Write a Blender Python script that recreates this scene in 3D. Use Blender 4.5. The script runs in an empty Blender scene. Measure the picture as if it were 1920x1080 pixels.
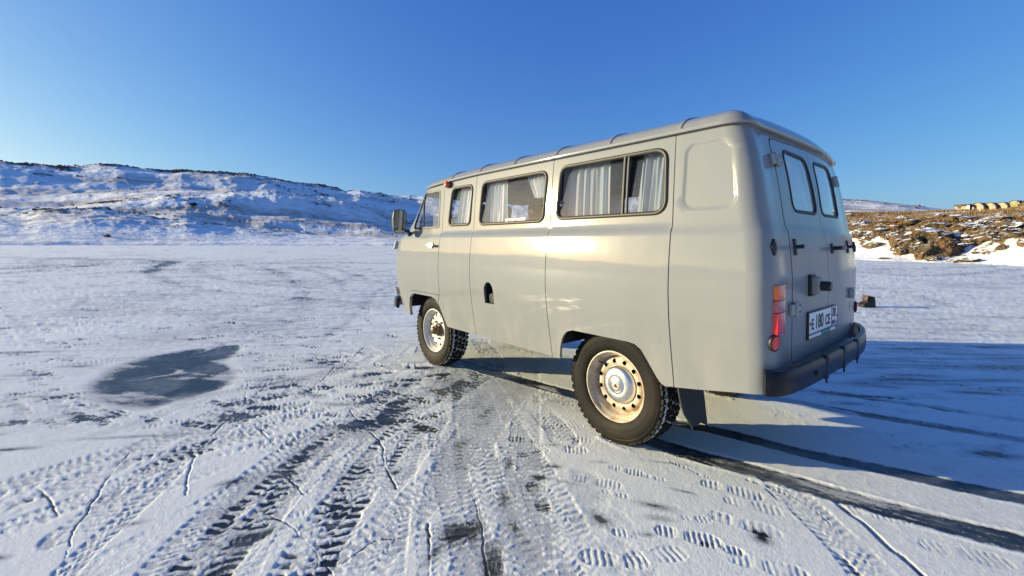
import bpy, bmesh, math, random
import numpy as np
from mathutils import Vector, Matrix
from mathutils.geometry import delaunay_2d_cdt

random.seed(7)
RNG = np.random.default_rng(11)
D2R = math.radians
SC = bpy.context.scene
COL = SC.collection

# ----------------------------------------------------------------------------------------------
# camera, sky, sun, exposure.  World frame: the van's. +X forward, +Y its left side, Z up, metres.
# ----------------------------------------------------------------------------------------------
CF, CPOS, CYAW, CPITCH, CROLL, CCY = 813.64, np.array([-1.7076, 3.0707, 1.2716]), -.6945, -.0132, .0049, 467.95
_f = np.array([math.cos(CYAW) * math.cos(CPITCH), math.sin(CYAW) * math.cos(CPITCH), math.sin(CPITCH)])
_r = np.array([math.sin(CYAW), -math.cos(CYAW), 0.0])
_u = np.cross(_r, _f)
CAM_R = _r * math.cos(CROLL) + _u * math.sin(CROLL)
CAM_U = -_r * math.sin(CROLL) + _u * math.cos(CROLL)
CAM_F = _f
cd = bpy.data.cameras.new("camera")
cam = bpy.data.objects.new("camera", cd)
COL.objects.link(cam)
cd.sensor_width = 36.0
cd.lens = CF / 1920 * 36
cd.shift_y = -(540 - CCY) / 1920        # the photograph is a level wide-angle shot cropped below the middle
cd.clip_start = .05
cd.clip_end = 20000
M = Matrix(((CAM_R[0], CAM_U[0], -CAM_F[0], CPOS[0]), (CAM_R[1], CAM_U[1], -CAM_F[1], CPOS[1]),
            (CAM_R[2], CAM_U[2], -CAM_F[2], CPOS[2]), (0, 0, 0, 1)))
cam.matrix_world = M
SC.camera = cam

SUN_AZ, SUN_EL = D2R(45.5), D2R(10.8)       # azimuth counted from +X towards +Y
SUN_DIR = np.array([math.cos(SUN_AZ) * math.cos(SUN_EL), math.sin(SUN_AZ) * math.cos(SUN_EL), math.sin(SUN_EL)])
world = bpy.data.worlds.new("World")
SC.world = world
world.use_nodes = True
wn = world.node_tree
for n in list(wn.nodes):
    wn.nodes.remove(n)
sky = wn.nodes.new('ShaderNodeTexSky')
sky.sky_type = 'NISHITA'
sky.sun_disc = False
sky.sun_elevation = SUN_EL
sky.sun_rotation = math.pi / 2 - SUN_AZ
sky.altitude = 450
sky.air_density = 1.0
sky.dust_density = 1.5
sky.ozone_density = 4.0
bg = wn.nodes.new('ShaderNodeBackground')
bg.inputs[1].default_value = .141
wo = wn.nodes.new('ShaderNodeOutputWorld')
# the photograph's colour response to the same sky: deeper, less contrasty blue
sep = wn.nodes.new('ShaderNodeSeparateColor'); cmb = wn.nodes.new('ShaderNodeCombineColor')
wn.links.new(sky.outputs[0], sep.inputs[0])
for ch, (pw, gain) in enumerate(((1.16, .56), (.95, .735), (.47, 1.66))):
    p_ = wn.nodes.new('ShaderNodeMath'); p_.operation = 'POWER'; p_.inputs[1].default_value = pw
    m_ = wn.nodes.new('ShaderNodeMath'); m_.operation = 'MULTIPLY'; m_.inputs[1].default_value = gain
    wn.links.new(sep.outputs[ch], p_.inputs[0]); wn.links.new(p_.outputs[0], m_.inputs[0]); wn.links.new(m_.outputs[0], cmb.inputs[ch])
wn.links.new(cmb.outputs[0], bg.inputs[0])
wn.links.new(bg.outputs[0], wo.inputs[0])

sl = bpy.data.lights.new("sun", 'SUN')
sl.energy = 4.8
sl.angle = D2R(.53)
sl.color = (1.0, .90, .58)
sun = bpy.data.objects.new("sun", sl)
COL.objects.link(sun)
sun.rotation_euler = Vector(SUN_DIR).to_track_quat('Z', 'Y').to_euler()
sun.location = (20, 20, 30)

SC.view_settings.view_transform = 'Standard'
SC.view_settings.look = 'None'
SC.view_settings.exposure = .78
SC.view_settings.gamma = 1
SC.view_settings.use_curve_mapping = False
SC.cycles.max_bounces = 8
SC.cycles.transparent_max_bounces = 16
SC.cycles.caustics_reflective = False
SC.cycles.caustics_refractive = False


def ray(px, py):
    """direction from the camera through a pixel of the 1920 x 1080 photograph"""
    return CAM_F + CAM_R * ((px - 960) / CF) - CAM_U * ((py - CCY) / CF)


def gp(px, py, z=0.0):
    d = ray(px, py)
    t = (z - CPOS[2]) / d[2]
    return CPOS + d * t


def at_dist(px, py, r):
    """point on the ray through the pixel at horizontal distance r"""
    d = ray(px, py)
    return CPOS + d * (r / math.hypot(d[0], d[1]))


# ----------------------------------------------------------------------------------------------
# small libraries: noise, meshes, materials
# ----------------------------------------------------------------------------------------------
def _hash(ix, iy, seed):
    h = (ix.astype(np.int64) * 374761393 + iy.astype(np.int64) * 668265263 + seed * 974634777) & 0xffffffff
    h = ((h ^ (h >> 13)) * 1274126177) & 0xffffffff
    h = (h ^ (h >> 16)) & 0xffffffff
    return h.astype(np.float64) / 4294967295.0


def vnoise(x, y, seed=0):
    x0 = np.floor(x); y0 = np.floor(y)
    fx = x - x0; fy = y - y0
    fx = fx * fx * fx * (fx * (fx * 6 - 15) + 10); fy = fy * fy * fy * (fy * (fy * 6 - 15) + 10)
    x0 = x0.astype(np.int64); y0 = y0.astype(np.int64)
    a = _hash(x0, y0, seed); b = _hash(x0 + 1, y0, seed); c = _hash(x0, y0 + 1, seed); d = _hash(x0 + 1, y0 + 1, seed)
    return (a * (1 - fx) + b * fx) * (1 - fy) + (c * (1 - fx) + d * fx) * fy - .5


def fbm(x, y, octs=4, seed=0, gain=.5):
    o = 0; a = 1; t = 0
    for i in range(octs):
        ca, sa = math.cos(i * 1.3 + .4), math.sin(i * 1.3 + .4)
        o = o + a * vnoise(x * ca - y * sa + 17.3 * i, x * sa + y * ca - 9.1 * i, seed + i)
        t += a; a *= gain
        x = x * 2.03; y = y * 2.03
    return o / t * 2


def sstep(a, b, x):
    t = np.clip((x - a) / (b - a), 0, 1)
    return t * t * (3 - 2 * t)


def mesh_np(name, verts, faces, mat=None, parent=None, smooth=True, normals=None, link=True, mats=None, fmat=None):
    """faces: (n,3) or (n,4) array, or list of index lists"""
    me = bpy.data.meshes.new(name)
    v = np.asarray(verts, np.float32)
    if isinstance(faces, np.ndarray):
        nf, k = faces.shape
        me.vertices.add(len(v)); me.vertices.foreach_set('co', v.ravel())
        me.loops.add(nf * k); me.loops.foreach_set('vertex_index', faces.astype(np.int32).ravel())
        me.polygons.add(nf)
        me.polygons.foreach_set('loop_start', np.arange(0, nf * k, k, dtype=np.int32))
        me.update(calc_edges=True); me.validate()
    else:
        me.from_pydata([tuple(map(float, p)) for p in v], [], [list(map(int, f)) for f in faces])
        me.update()
    for mm in (mats or ([mat] if mat else [])):
        me.materials.append(mm)
    me.polygons.foreach_set('use_smooth', [smooth] * len(me.polygons))
    if fmat is not None:
        me.polygons.foreach_set('material_index', np.asarray(fmat, np.int32))
    if normals is not None:
        me.normals_split_custom_set_from_vertices([tuple(map(float, n)) for n in normals])
    o = bpy.data.objects.new(name, me)
    if link:
        COL.objects.link(o)
    if parent:
        o.parent = parent
    return o


class MB:
    """collects boxes, tubes, lathes into one mesh"""
    def __init__(self):
        self.v = []; self.f = []; self.m = []; self.mi = 0

    def add(self, v, f):
        b = len(self.v)
        self.v += [tuple(map(float, p)) for p in v]
        self.f += [[b + i for i in q] for q in f]
        self.m += [self.mi] * len(f)
        return self

    def box(self, c, s, rot=None, bev=0.0):
        bm = bmesh.new()
        bmesh.ops.create_cube(bm, size=1)
        for q in bm.verts:
            q.co = Vector((q.co.x * s[0], q.co.y * s[1], q.co.z * s[2]))
        if bev > 0:
            bmesh.ops.bevel(bm, geom=list(bm.edges), offset=bev, segments=2, profile=.6, affect='EDGES')
        Mx = Matrix.Translation(Vector(c)) @ (rot.to_4x4() if rot is not None else Matrix.Identity(4))
        bm.verts.ensure_lookup_table()
        self.add([Mx @ q.co for q in bm.verts], [[q.index for q in f.verts] for f in bm.faces])
        bm.free()
        return self

    def tube(self, pts, r, n=8, cap=True, closed=False):
        pts = [Vector(p) for p in pts]
        N = len(pts)
        rs = r if hasattr(r, '__len__') else [r] * N
        v = []; prev = None
        for i, p in enumerate(pts):
            if closed:
                t = pts[(i + 1) % N] - pts[i - 1]
            else:
                t = pts[min(i + 1, N - 1)] - pts[max(i - 1, 0)]
            t.normalize()
            if prev is None:
                a = Vector((0, 0, 1)) if abs(t.z) < .9 else Vector((1, 0, 0))
                prev = (a - t * a.dot(t)).normalized()
            else:
                prev = (prev - t * prev.dot(t)).normalized()
            b = t.cross(prev)
            for k in range(n):
                th = 2 * math.pi * k / n
                v.append(p + (prev * math.cos(th) + b * math.sin(th)) * rs[i])
        f = []
        for i in range(N if closed else N - 1):
            j = (i + 1) % N
            for k in range(n):
                f.append([i * n + k, i * n + (k + 1) % n, j * n + (k + 1) % n, j * n + k])
        if cap and not closed:
            f.append(list(range(n))[::-1]); f.append([(N - 1) * n + k for k in range(n)])
        return self.add(v, f)

    def lathe(self, prof, n=48, axis='Y', c=(0, 0, 0), caps=True):
        """prof: (radius, offset along axis)"""
        v = []; f = []
        for (r, h) in prof:
            for k in range(n):
                th = 2 * math.pi * k / n
                p = (r * math.cos(th), r * math.sin(th))
                q = {'Y': (p[0], h, p[1]), 'Z': (p[0], p[1], h), 'X': (h, p[0], p[1])}[axis]
                v.append((q[0] + c[0], q[1] + c[1], q[2] + c[2]))
        for i in range(len(prof) - 1):
            for k in range(n):
                a = i * n + k; b = i * n + (k + 1) % n
                f.append([a, b, b + n, a + n] if axis == 'Y' else [a, a + n, b + n, b])
        if caps:
            if prof[0][0] > 1e-6:
                f.append(list(range(n)))
            if prof[-1][0] > 1e-6:
                f.append([(len(prof) - 1) * n + k for k in range(n)][::-1])
        return self.add(v, f)

    def build(self, name, mat, parent=None, smooth=True, angle=35, kind=None, mats=None):
        me = bpy.data.meshes.new(name)
        me.from_pydata(self.v, [], self.f)
        for mm in (mats or [mat]):
            me.materials.append(mm)
        me.polygons.foreach_set('material_index', np.asarray(self.m, np.int32))
        bm = bmesh.new(); bm.from_mesh(me)
        bmesh.ops.remove_doubles(bm, verts=bm.verts, dist=1e-6)
        bmesh.ops.recalc_face_normals(bm, faces=bm.faces)
        bm.to_mesh(me); bm.free()
        me.update()
        o = bpy.data.objects.new(name, me)
        COL.objects.link(o)
        if smooth:
            me.polygons.foreach_set('use_smooth', [True] * len(me.polygons))
            me.set_sharp_from_angle(angle=D2R(angle))
        if parent:
            o.parent = parent
        if kind:
            o['kind'] = kind
        return o


def tag(o, label=None, cat=None, group=None, kind=None):
    if label: o['label'] = label
    if cat: o['category'] = cat
    if group: o['group'] = group
    if kind: o['kind'] = kind
    return o


def empty(name, loc=(0, 0, 0), rz=0):
    o = bpy.data.objects.new(name, None)
    COL.objects.link(o)
    o.location = loc; o.rotation_euler = (0, 0, rz)
    o.empty_display_size = .2
    return o


class NT:
    def __init__(self, name):
        self.m = bpy.data.materials.new(name)
        self.m.use_nodes = True
        self.t = self.m.node_tree
        for n in list(self.t.nodes):
            self.t.nodes.remove(n)
        self.out = self.t.nodes.new('ShaderNodeOutputMaterial')

    def n(self, typ, **kw):
        x = self.t.nodes.new('ShaderNode' + typ)
        for k, v in kw.items():
            if k.startswith('i_'):
                x.inputs[k[2:].replace('_', ' ')].default_value = v
            else:
                setattr(x, k, v)
        return x

    def l(self, a, b):
        self.t.links.new(a, b)

    def noise(self, scale, detail=4, rough=.55, vec=None, coord='Object', stretch=None, dist=0.0):
        x = self.n('TexNoise')
        x.inputs['Scale'].default_value = scale; x.inputs['Detail'].default_value = detail
        x.inputs['Roughness'].default_value = rough; x.inputs['Distortion'].default_value = dist
        if vec is None:
            tc = self.n('TexCoord'); vec = tc.outputs[coord]
        if stretch:
            mp = self.n('Mapping'); mp.inputs['Scale'].default_value = stretch
            self.l(vec, mp.inputs['Vector']); vec = mp.outputs[0]
        self.l(vec, x.inputs['Vector'])
        return x.outputs['Fac']

    def ramp(self, fac, stops):
        x = self.n('ValToRGB')
        e = x.color_ramp.elements
        while len(e) < len(stops):
            e.new(.5)
        for q, (p, c) in zip(e, stops):
            q.position = p; q.color = (c, c, c, 1) if not hasattr(c, '__len__') else (*c[:3], 1)
        self.l(fac, x.inputs[0])
        return x.outputs[0]

    def mix(self, fac, a, b):
        x = self.n('Mix', data_type='RGBA')
        for s, v in ((x.inputs[0], fac), (x.inputs[6], a), (x.inputs[7], b)):
            if hasattr(v, 'is_linked') or hasattr(v, 'node'):
                self.l(v, s)
            elif hasattr(v, '__len__'):
                s.default_value = (*v[:3], 1)
            else:
                s.default_value = v
        return x.outputs[2]

    def math(self, op, a, b=0.0, c=None):
        x = self.n('Math', operation=op)
        for i, v in enumerate((a, b, c)):
            if v is None: continue
            if hasattr(v, 'node'): self.l(v, x.inputs[i])
            else: x.inputs[i].default_value = v
        return x.outputs[0]

    def bump(self, h, strength=.3, dist=.01, normal=None):
        b = self.n('Bump')
        b.inputs['Strength'].default_value = strength; b.inputs['Distance'].default_value = dist
        self.l(h, b.inputs['Height'])
        if normal: self.l(normal, b.inputs['Normal'])
        return b.outputs[0]

    def pbr(self, color, rough=.5, metal=0.0, normal=None, **kw):
        p = self.n('BsdfPrincipled')
        for s, v in (('Base Color', color), ('Roughness', rough), ('Metallic', metal)):
            if hasattr(v, 'node'): self.l(v, p.inputs[s])
            elif s == 'Base Color': p.inputs[s].default_value = (*v[:3], 1)
            else: p.inputs[s].default_value = v
        if normal: self.l(normal, p.inputs['Normal'])
        for k, v in kw.items():
            s = p.inputs[k.replace('_', ' ')]
            if hasattr(v, 'node'): self.l(v, s)
            else: s.default_value = v
        return p

    def fin(self, sh):
        self.l(sh.outputs[0] if hasattr(sh, 'outputs') else sh, self.out.inputs[0])
        return self.m


def simple(name, color, rough=.5, metal=0.0, var=.15, scale=40, bump=0.0, **kw):
    t = NT(name)
    nz = t.noise(scale, 4)
    c = t.mix(nz, tuple(x * (1 - var) for x in color), tuple(min(1, x * (1 + var)) for x in color))
    nrm = t.bump(nz, bump, .004) if bump else None
    return t.fin(t.pbr(c, rough, metal, nrm, **kw))


# --- paints, metals, rubbers ---
def paint_mat(name, base):
    t = NT(name)
    tc = t.n('TexCoord')
    big = t.noise(1.1, 3, .5, tc.outputs['Object'])
    fine = t.noise(90, 4, .6, tc.outputs['Object'])
    streak = t.noise(9, 4, .6, tc.outputs['Object'], stretch=(1, 1, .06))
    c = t.mix(big, tuple(x * .95 for x in base), tuple(x * 1.04 for x in base))
    sx = t.n('SeparateXYZ'); t.l(tc.outputs['Object'], sx.inputs[0])
    low = t.n('MapRange'); low.inputs[1].default_value = .95; low.inputs[2].default_value = .45
    t.l(sx.outputs[2], low.inputs[0])
    dirtn = t.ramp(t.noise(4.5, 6, .65, tc.outputs['Object'], stretch=(1, 1, .35)), [(.42, 0.0), (.78, 1.0)])
    dirt = t.math('MULTIPLY', t.math('MULTIPLY', low.outputs[0], dirtn), .55)
    st = t.math('MULTIPLY', t.ramp(streak, [(.5, 0.0), (.8, 1.0)]), .10)
    dirt = t.math('ADD', dirt, st)
    c = t.mix(dirt, c, (.40, .36, .29))
    spots = t.ramp(t.noise(16, 3, .5, tc.outputs['Object']), [(.735, 0.0), (.76, 1.0)])
    spots = t.math('MULTIPLY', spots, t.math('MULTIPLY', low.outputs[0], .7))
    c = t.mix(spots, c, (.20, .14, .09))
    tail = t.n('MapRange'); tail.inputs[1].default_value = -.87; tail.inputs[2].default_value = -.915
    t.l(sx.outputs[0], tail.inputs[0])
    film = t.math('MULTIPLY', tail.outputs[0], t.math('MULTIPLY_ADD', t.noise(3.2, 5, .6, tc.outputs['Object'], stretch=(1, 1, .5)), .8, .35))
    c = t.mix(t.math('MULTIPLY', film, .5), c, (.34, .35, .35))
    rgh = t.math('ADD', t.math('MULTIPLY', dirt, .6), t.math('MULTIPLY_ADD', fine, .10, .27))
    wav = t.noise(2.6, 2, .4, tc.outputs['Object'])
    nb = t.bump(wav, .07, .05)
    nb = t.bump(fine, .02, .002, nb)
    p = t.pbr(c, rgh, 0.0, nb, Coat_Weight=.85, Coat_Roughness=.085, Coat_IOR=1.6)
    p.inputs['Specular IOR Level'].default_value = .04
    t.l(t.math('SUBTRACT', .85, t.math('MULTIPLY', film, .75)), p.inputs['Coat Weight'])
    t.l(t.math('MULTIPLY_ADD', film, .16, .07), p.inputs['Coat Roughness'])
    t.l(nb, p.inputs['Coat Normal'])
    return t.fin(p)


PAINT = paint_mat('grey_paint', (.222, .226, .228))
RUBBER = simple('black_rubber', (.018, .018, .019), .55, var=.3, bump=.1)
PLASTIC = simple('black_plastic', (.022, .022, .025), .4, var=.2)
DARKMETAL = simple('underbody_metal', (.03, .028, .027), .7, var=.5, scale=12, bump=.2)
BUMPERM = simple('black_bumper_steel', (.008, .010, .015), .33, var=.3, scale=20, bump=.05, Specular_IOR_Level=.25)
CHROME = simple('worn_chrome', (.66, .65, .63), .30, 1.0, var=.15, scale=30, bump=.05)
TRIM = simple('window_trim', (.10, .08, .055), .45, .4, var=.15, scale=60)
HINGE = simple('hinge_paint', (.36, .36, .34), .45, var=.2, scale=30, bump=.1)
BEIGE = simple('aged_housing', (.36, .35, .28), .5, var=.15)
WHITE = simple('plate_white', (.78, .79, .80), .35, var=.04)
BLACKINK = simple('plate_black', (.012, .012, .014), .5, var=.1)
BLUEINK = simple('flag_blue', (.03, .08, .45), .5, var=.1)
REDINK = simple('sign_red', (.55, .03, .04), .5, var=.1)
GREENINK = simple('frame_green', (.05, .30, .24), .5, var=.1)
SEATM = simple('seat_fabric', (.03, .033, .04), .9, var=.3, scale=80)
LININGM = simple('cabin_lining', (.05, .052, .055), .9, var=.2)


def rim_mat(name, base, rust, amt):
    t = NT(name)
    n1 = t.noise(14, 6, .65); n2 = t.noise(70, 4, .6)
    f = t.ramp(n1, [(.5 - amt, 0.0), (.75 - amt * .4, 1.0)])
    f2 = t.math('MULTIPLY', f, t.math('MULTIPLY_ADD', n2, .6, .5))
    c = t.mix(f2, base, rust)
    return t.fin(t.pbr(c, t.math('MULTIPLY_ADD', n1, .25, .32), 0, t.bump(n2, .12, .003)))


RIM_WHITE = rim_mat('white_steel_rim', (.66, .64, .60), (.30, .20, .11), .02)
RIM_RUST = rim_mat('rust_stained_rim', (.62, .53, .40), (.30, .17, .08), .12)
HUBGREASE = simple('greasy_hub', (.075, .042, .022), .45, .2, var=.5, scale=40, bump=.25)


def tyre_mat():
    t = NT('dusty_tyre')
    n1 = t.noise(5, 6, .65); n2 = t.noise(60, 4, .6)
    c = t.mix(t.ramp(n1, [(.4, 0.0), (.72, 1.0)]), (.0075, .007, .0065), (.026, .0185, .0125))
    return t.fin(t.pbr(c, t.math('MULTIPLY_ADD', n1, -.2, .80), 0, t.bump(n2, .15, .003), Specular_IOR_Level=.2))


TYRE = tyre_mat()


def packed_snow():
    t = NT('snow_in_tread')
    n1 = t.noise(38, 4, .6)
    c = t.mix(t.ramp(n1, [(.42, 0.0), (.58, 1.0)]), (.03, .03, .03), (.78, .80, .84))
    return t.fin(t.pbr(c, .8))


TREADSNOW = packed_snow()


def glass_mat(name, tint, dust, refl_rough=.03, refl=1.0):
    t = NT(name)
    tr = t.n('BsdfTransparent'); tr.inputs[0].default_value = (*tint, 1)
    gl = t.n('BsdfGlossy'); gl.inputs['Roughness'].default_value = refl_rough
    gl.inputs[0].default_value = (1, 1, 1, 1)
    geo = t.n('NewGeometry'); dt = t.n('VectorMath', operation='DOT_PRODUCT')
    t.l(geo.outputs['Normal'], dt.inputs[0]); t.l(geo.outputs['Incoming'], dt.inputs[1])
    k = t.math('POWER', t.math('SUBTRACT', 1.0, t.math('ABSOLUTE', dt.outputs['Value'])), 5.0)
    wav = t.noise(3, 2, .4)
    nb = t.bump(wav, .05, .03)
    t.l(nb, gl.inputs['Normal'])
    mx = t.n('MixShader')
    f2 = t.math('MINIMUM', t.math('MULTIPLY_ADD', k, .90 * refl, .075 * refl), 1.0)
    t.l(f2, mx.inputs[0]); t.l(tr.outputs[0], mx.inputs[1]); t.l(gl.outputs[0], mx.inputs[2])
    df = t.n('BsdfDiffuse'); df.inputs[0].default_value = (.62, .64, .66, 1)
    m2 = t.n('MixShader')
    dn = t.ramp(t.noise(7, 6, .6), [(.35, dust * .3), (.75, dust)])
    t.l(dn, m2.inputs[0]); t.l(mx.outputs[0], m2.inputs[1]); t.l(df.outputs[0], m2.inputs[2])
    return t.fin(m2)


GLASS = glass_mat('dusty_window_glass', (.90, .92, .93), .10)
GLASS_DARK = glass_mat('sliding_pane_glass', (.62, .66, .70), .04)
GLASS_FROST = glass_mat('frosted_rear_glass', (.74, .80, .85), .42, .06, 1.9)


def mirror_mat():
    t = NT('mirror_glass')
    return t.fin(t.pbr((.34, .36, .38), .03, 1.0, t.bump(t.noise(4, 2), .02, .01)))


MIRROR = mirror_mat()


def lens_mat(name, col):
    t = NT(name)
    w = t.n('TexWave'); w.wave_type = 'BANDS'; w.bands_direction = 'Z'
    w.inputs['Scale'].default_value = 55
    tc = t.n('TexCoord'); t.l(tc.outputs['Object'], w.inputs[0])
    nb = t.bump(w.outputs['Fac'], .25, .002)
    p = t.pbr(col, .12, 0, nb, Coat_Weight=.6, Coat_Roughness=.05)
    p.inputs['Subsurface Weight'].default_value = .5
    p.inputs['Subsurface Radius'].default_value = (1.0, .3, .1)
    p.inputs['Subsurface Scale'].default_value = .02
    return t.fin(p)


LENS_RED = lens_mat('red_lens', (.80, .018, .02))
LENS_AMBER = lens_mat('amber_lens', (.90, .17, .01))
LENS_PINK = lens_mat('reverse_lens', (.52, .12, .11))
LENS_BROWN = lens_mat('marker_lens', (.55, .075, .012))


def curtain_mat():
    t = NT('pale_curtain')
    w = t.n('TexWave'); w.wave_type = 'BANDS'; w.bands_direction = 'X'
    w.inputs['Scale'].default_value = 2.3; w.inputs['Distortion'].default_value = 1.2
    tc = t.n('TexCoord'); t.l(tc.outputs['Object'], w.inputs[0])
    c = t.ramp(w.outputs['Fac'], [(0.0, (.88, .80, .81)), (.35, (.90, .89, .88)), (.65, (.78, .86, .90)), (1.0, (.90, .89, .88))])
    d = t.n('BsdfDiffuse'); t.l(c, d.inputs[0])
    tl = t.n('BsdfTranslucent'); t.l(c, tl.inputs[0])
    m = t.n('MixShader'); m.inputs[0].default_value = .3
    t.l(d.outputs[0], m.inputs[1]); t.l(tl.outputs[0], m.inputs[2])
    return t.fin(m)


CURTAIN = curtain_mat()

# ----------------------------------------------------------------------------------------------
# setting: snow-dusted lake ice
# ----------------------------------------------------------------------------------------------
def snow_ice_mat():
    t = NT('snow_on_ice')
    at = t.n('Attribute'); at.attribute_name = 'thick'          # snow depth in mm over the ice
    geo = t.n('NewGeometry')
    pos = geo.outputs['Position']
    g1 = t.noise(260, 3, .6, pos); g2 = t.noise(60, 4, .6, pos); g3 = t.noise(900, 2, .5, pos)
    gr = t.math('ADD', t.math('MULTIPLY_ADD', g1, 11.0, -5.5), t.math('MULTIPLY_ADD', g2, 9.0, -4.5))
    gr = t.math('ADD', gr, t.math('MULTIPLY_ADD', g3, 6.0, -3.0))
    dep = t.math('ADD', at.outputs['Fac'], gr)
    mr = t.n('MapRange'); mr.interpolation_type = 'SMOOTHSTEP'
    mr.inputs[1].default_value = .2; mr.inputs[2].default_value = 3.2
    t.l(dep, mr.inputs[0])
    fac = mr.outputs[0]
    big = t.noise(.35, 4, .55, pos)
    sc = t.mix(t.ramp(big, [(.3, 0.0), (.7, 1.0)]), (.81, .81, .765), (.87, .865, .82))
    thn = t.n('MapRange'); thn.interpolation_type = 'SMOOTHSTEP'; thn.inputs[1].default_value = 1.0; thn.inputs[2].default_value = 17.0
    t.l(t.math('MULTIPLY_ADD', gr, .95, at.outputs['Fac']), thn.inputs[0])
    sc = t.mix(thn.outputs[0], (.47, .48, .49), sc)
    nb = t.bump(g1, .55, .003); nb = t.bump(g3, .4, .0012, nb)
    nb = t.bump(t.noise(95, 4, .65, pos), .45, .005, nb)
    du = t.n('VectorMath', operation='DOT_PRODUCT'); t.l(pos, du.inputs[0]); du.inputs[1].default_value = (RGT2[0] * 1.5, RGT2[1] * 1.5, 0)
    dv = t.n('VectorMath', operation='DOT_PRODUCT'); t.l(pos, dv.inputs[0]); dv.inputs[1].default_value = (FWD2[0] * 8, FWD2[1] * 8, 0)
    cb = t.n('CombineXYZ'); t.l(du.outputs['Value'], cb.inputs[0]); t.l(dv.outputs['Value'], cb.inputs[1])
    w1 = t.noise(1.6, 6, .7, cb.outputs[0])
    wa_ = t.n('Attribute'); wa_.attribute_name = 'wind'
    nb = t.bump(t.math('MULTIPLY', w1, wa_.outputs['Fac']), .16, .05, nb)
    snow = t.pbr(sc, .72, 0, nb)
    snow.inputs['Specular IOR Level'].default_value = .25
    # ice: dark, with milky veins and scratches
    v1 = t.noise(2.2, 6, .62, pos, dist=.8); v2 = t.noise(16, 6, .7, pos)
    vein = t.math('MULTIPLY', t.ramp(v1, [(.46, 0.0), (.60, 1.0)]), t.ramp(v2, [(.35, .1), (.7, 1.0)]))
    ic = t.mix(vein, (.022, .027, .035), (.20, .21, .22))
    nbi = t.bump(v2, .10, .004); nbi = t.bump(g2, .08, .002, nbi)
    ice = t.pbr(ic, t.math('MULTIPLY_ADD', v2, .40, .16), 0, nbi)
    ice.inputs['IOR'].default_value = 1.31
    mx = t.n('MixShader'); t.l(fac, mx.inputs[0]); t.l(ice.outputs[0], mx.inputs[1]); t.l(snow.outputs[0], mx.inputs[2])
    return t.fin(mx)


C0 = CPOS[:2]
FWD2 = CAM_F[:2] / np.linalg.norm(CAM_F[:2]); RGT2 = CAM_R[:2] / np.linalg.norm(CAM_R[:2])
AZ0 = math.atan2(FWD2[1], FWD2[0])
SNOWICE = snow_ice_mat()

# grid: fans of points round one spot, as dense as the relief needs there
half = D2R(60)
dense = np.linspace(-half, half, 1380)
rest = np.linspace(half, 2 * math.pi - half, 130)[1:-1]
az = np.concatenate([dense, rest]) + AZ0
iv = np.linspace(1 / 1.25, 1 / 150.0, 560)
rad = np.concatenate([[.05, .35, .65, .85, 1.0, 1.13], 1 / iv, [190, 250, 330, 450, 700, 1200, 2500, 6000]])
NA, NR = len(az), len(rad)
Rg, Ag = np.meshgrid(rad, az, indexing='ij')
GX = (C0[0] + Rg * np.cos(Ag)).ravel(); GY = (C0[1] + Rg * np.sin(Ag)).ravel(); GR = Rg.ravel()
# image-like but world-fixed axes: U to the right, V away (wind and most tracks run along these)
U = (GX - C0[0]) * RGT2[0] + (GY - C0[1]) * RGT2[1]
Vv = (GX - C0[0]) * FWD2[0] + (GY - C0[1]) * FWD2[1]
near = np.exp(-(GR / 9)**2)

wa = .12
Uw = U * math.cos(wa) + Vv * math.sin(wa); Vw = -U * math.sin(wa) + Vv * math.cos(wa)
DARK = np.zeros_like(U)
T = 15 + 6 * fbm(U * .5, Vv * .5, 3, 1)
# wind-carved streaks
st = fbm(Uw * .9, Vw * 4.2, 5, 21, .6)
st2 = fbm(Uw * 2.6, Vw * 9.5, 4, 31, .55)
calm = sstep(3.2, 6.5, Vv) * (1 - .45 * sstep(14, 40, Vv))
st3 = fbm(Uw * 5.5, Vw * 24, 4, 36, .6)
T = T + (9 * st + 6 * st2 + 4 * st3 * (GR < 26)) * (.12 + .88 * calm)
DARK = DARK + calm * (7 * sstep(-.05, .5, st3) + 6 * sstep(.0, .5, st2) + 5 * sstep(0, .5, st)) * sstep(90, 30, GR)
rid = np.abs(fbm(Uw * 1.6 + 3, Vw * 5.0, 4, 41))
T = T + calm * 5 * (.25 - rid)
T = T + 2.2 * fbm(U * 9, Vv * 9, 3, 51) * (GR < 14) + 1.5 * fbm(U * 26, Vv * 26, 3, 61, .6) * sstep(9, 6, GR) + 1.3 * fbm(U * 75, Vv * 75, 2, 66) * sstep(5, 3.5, GR)
# scoured spots far out
DARK += 6 * sstep(.22, .75, fbm(Uw * .3, Vw * 1.8, 5, 71, .65)) * sstep(4, 9, Vv) * sstep(120, 40, GR)
rdg = 1 - np.abs(fbm(Uw * .9 + 7, Vw * 5.0, 4, 43, .6)) * 2.2
T = T + calm * 9 * np.clip(rdg, 0, 1)**4 * sstep(-.1, .3, fbm(Uw * .5, Vw * 1.2, 3, 45))


def spline(pts, n=14):
    p = np.array(pts, float)
    if len(p) == 2:
        return p[0] + (p[1] - p[0]) * np.linspace(0, 1, n)[:, None]
    q = np.vstack([2 * p[0] - p[1], p, 2 * p[-1] - p[-2]]); o = []
    for i in range(1, len(q) - 2):
        for t in np.linspace(0, 1, n, endpoint=False):
            a, b, c, d = q[i - 1], q[i], q[i + 1], q[i + 2]
            o.append(.5 * (2 * b + (c - a) * t + (2 * a - 5 * b + 4 * c - d) * t * t + (3 * b - a - 3 * c + d) * t**3))
    o.append(p[-1])
    return np.array(o)


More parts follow.
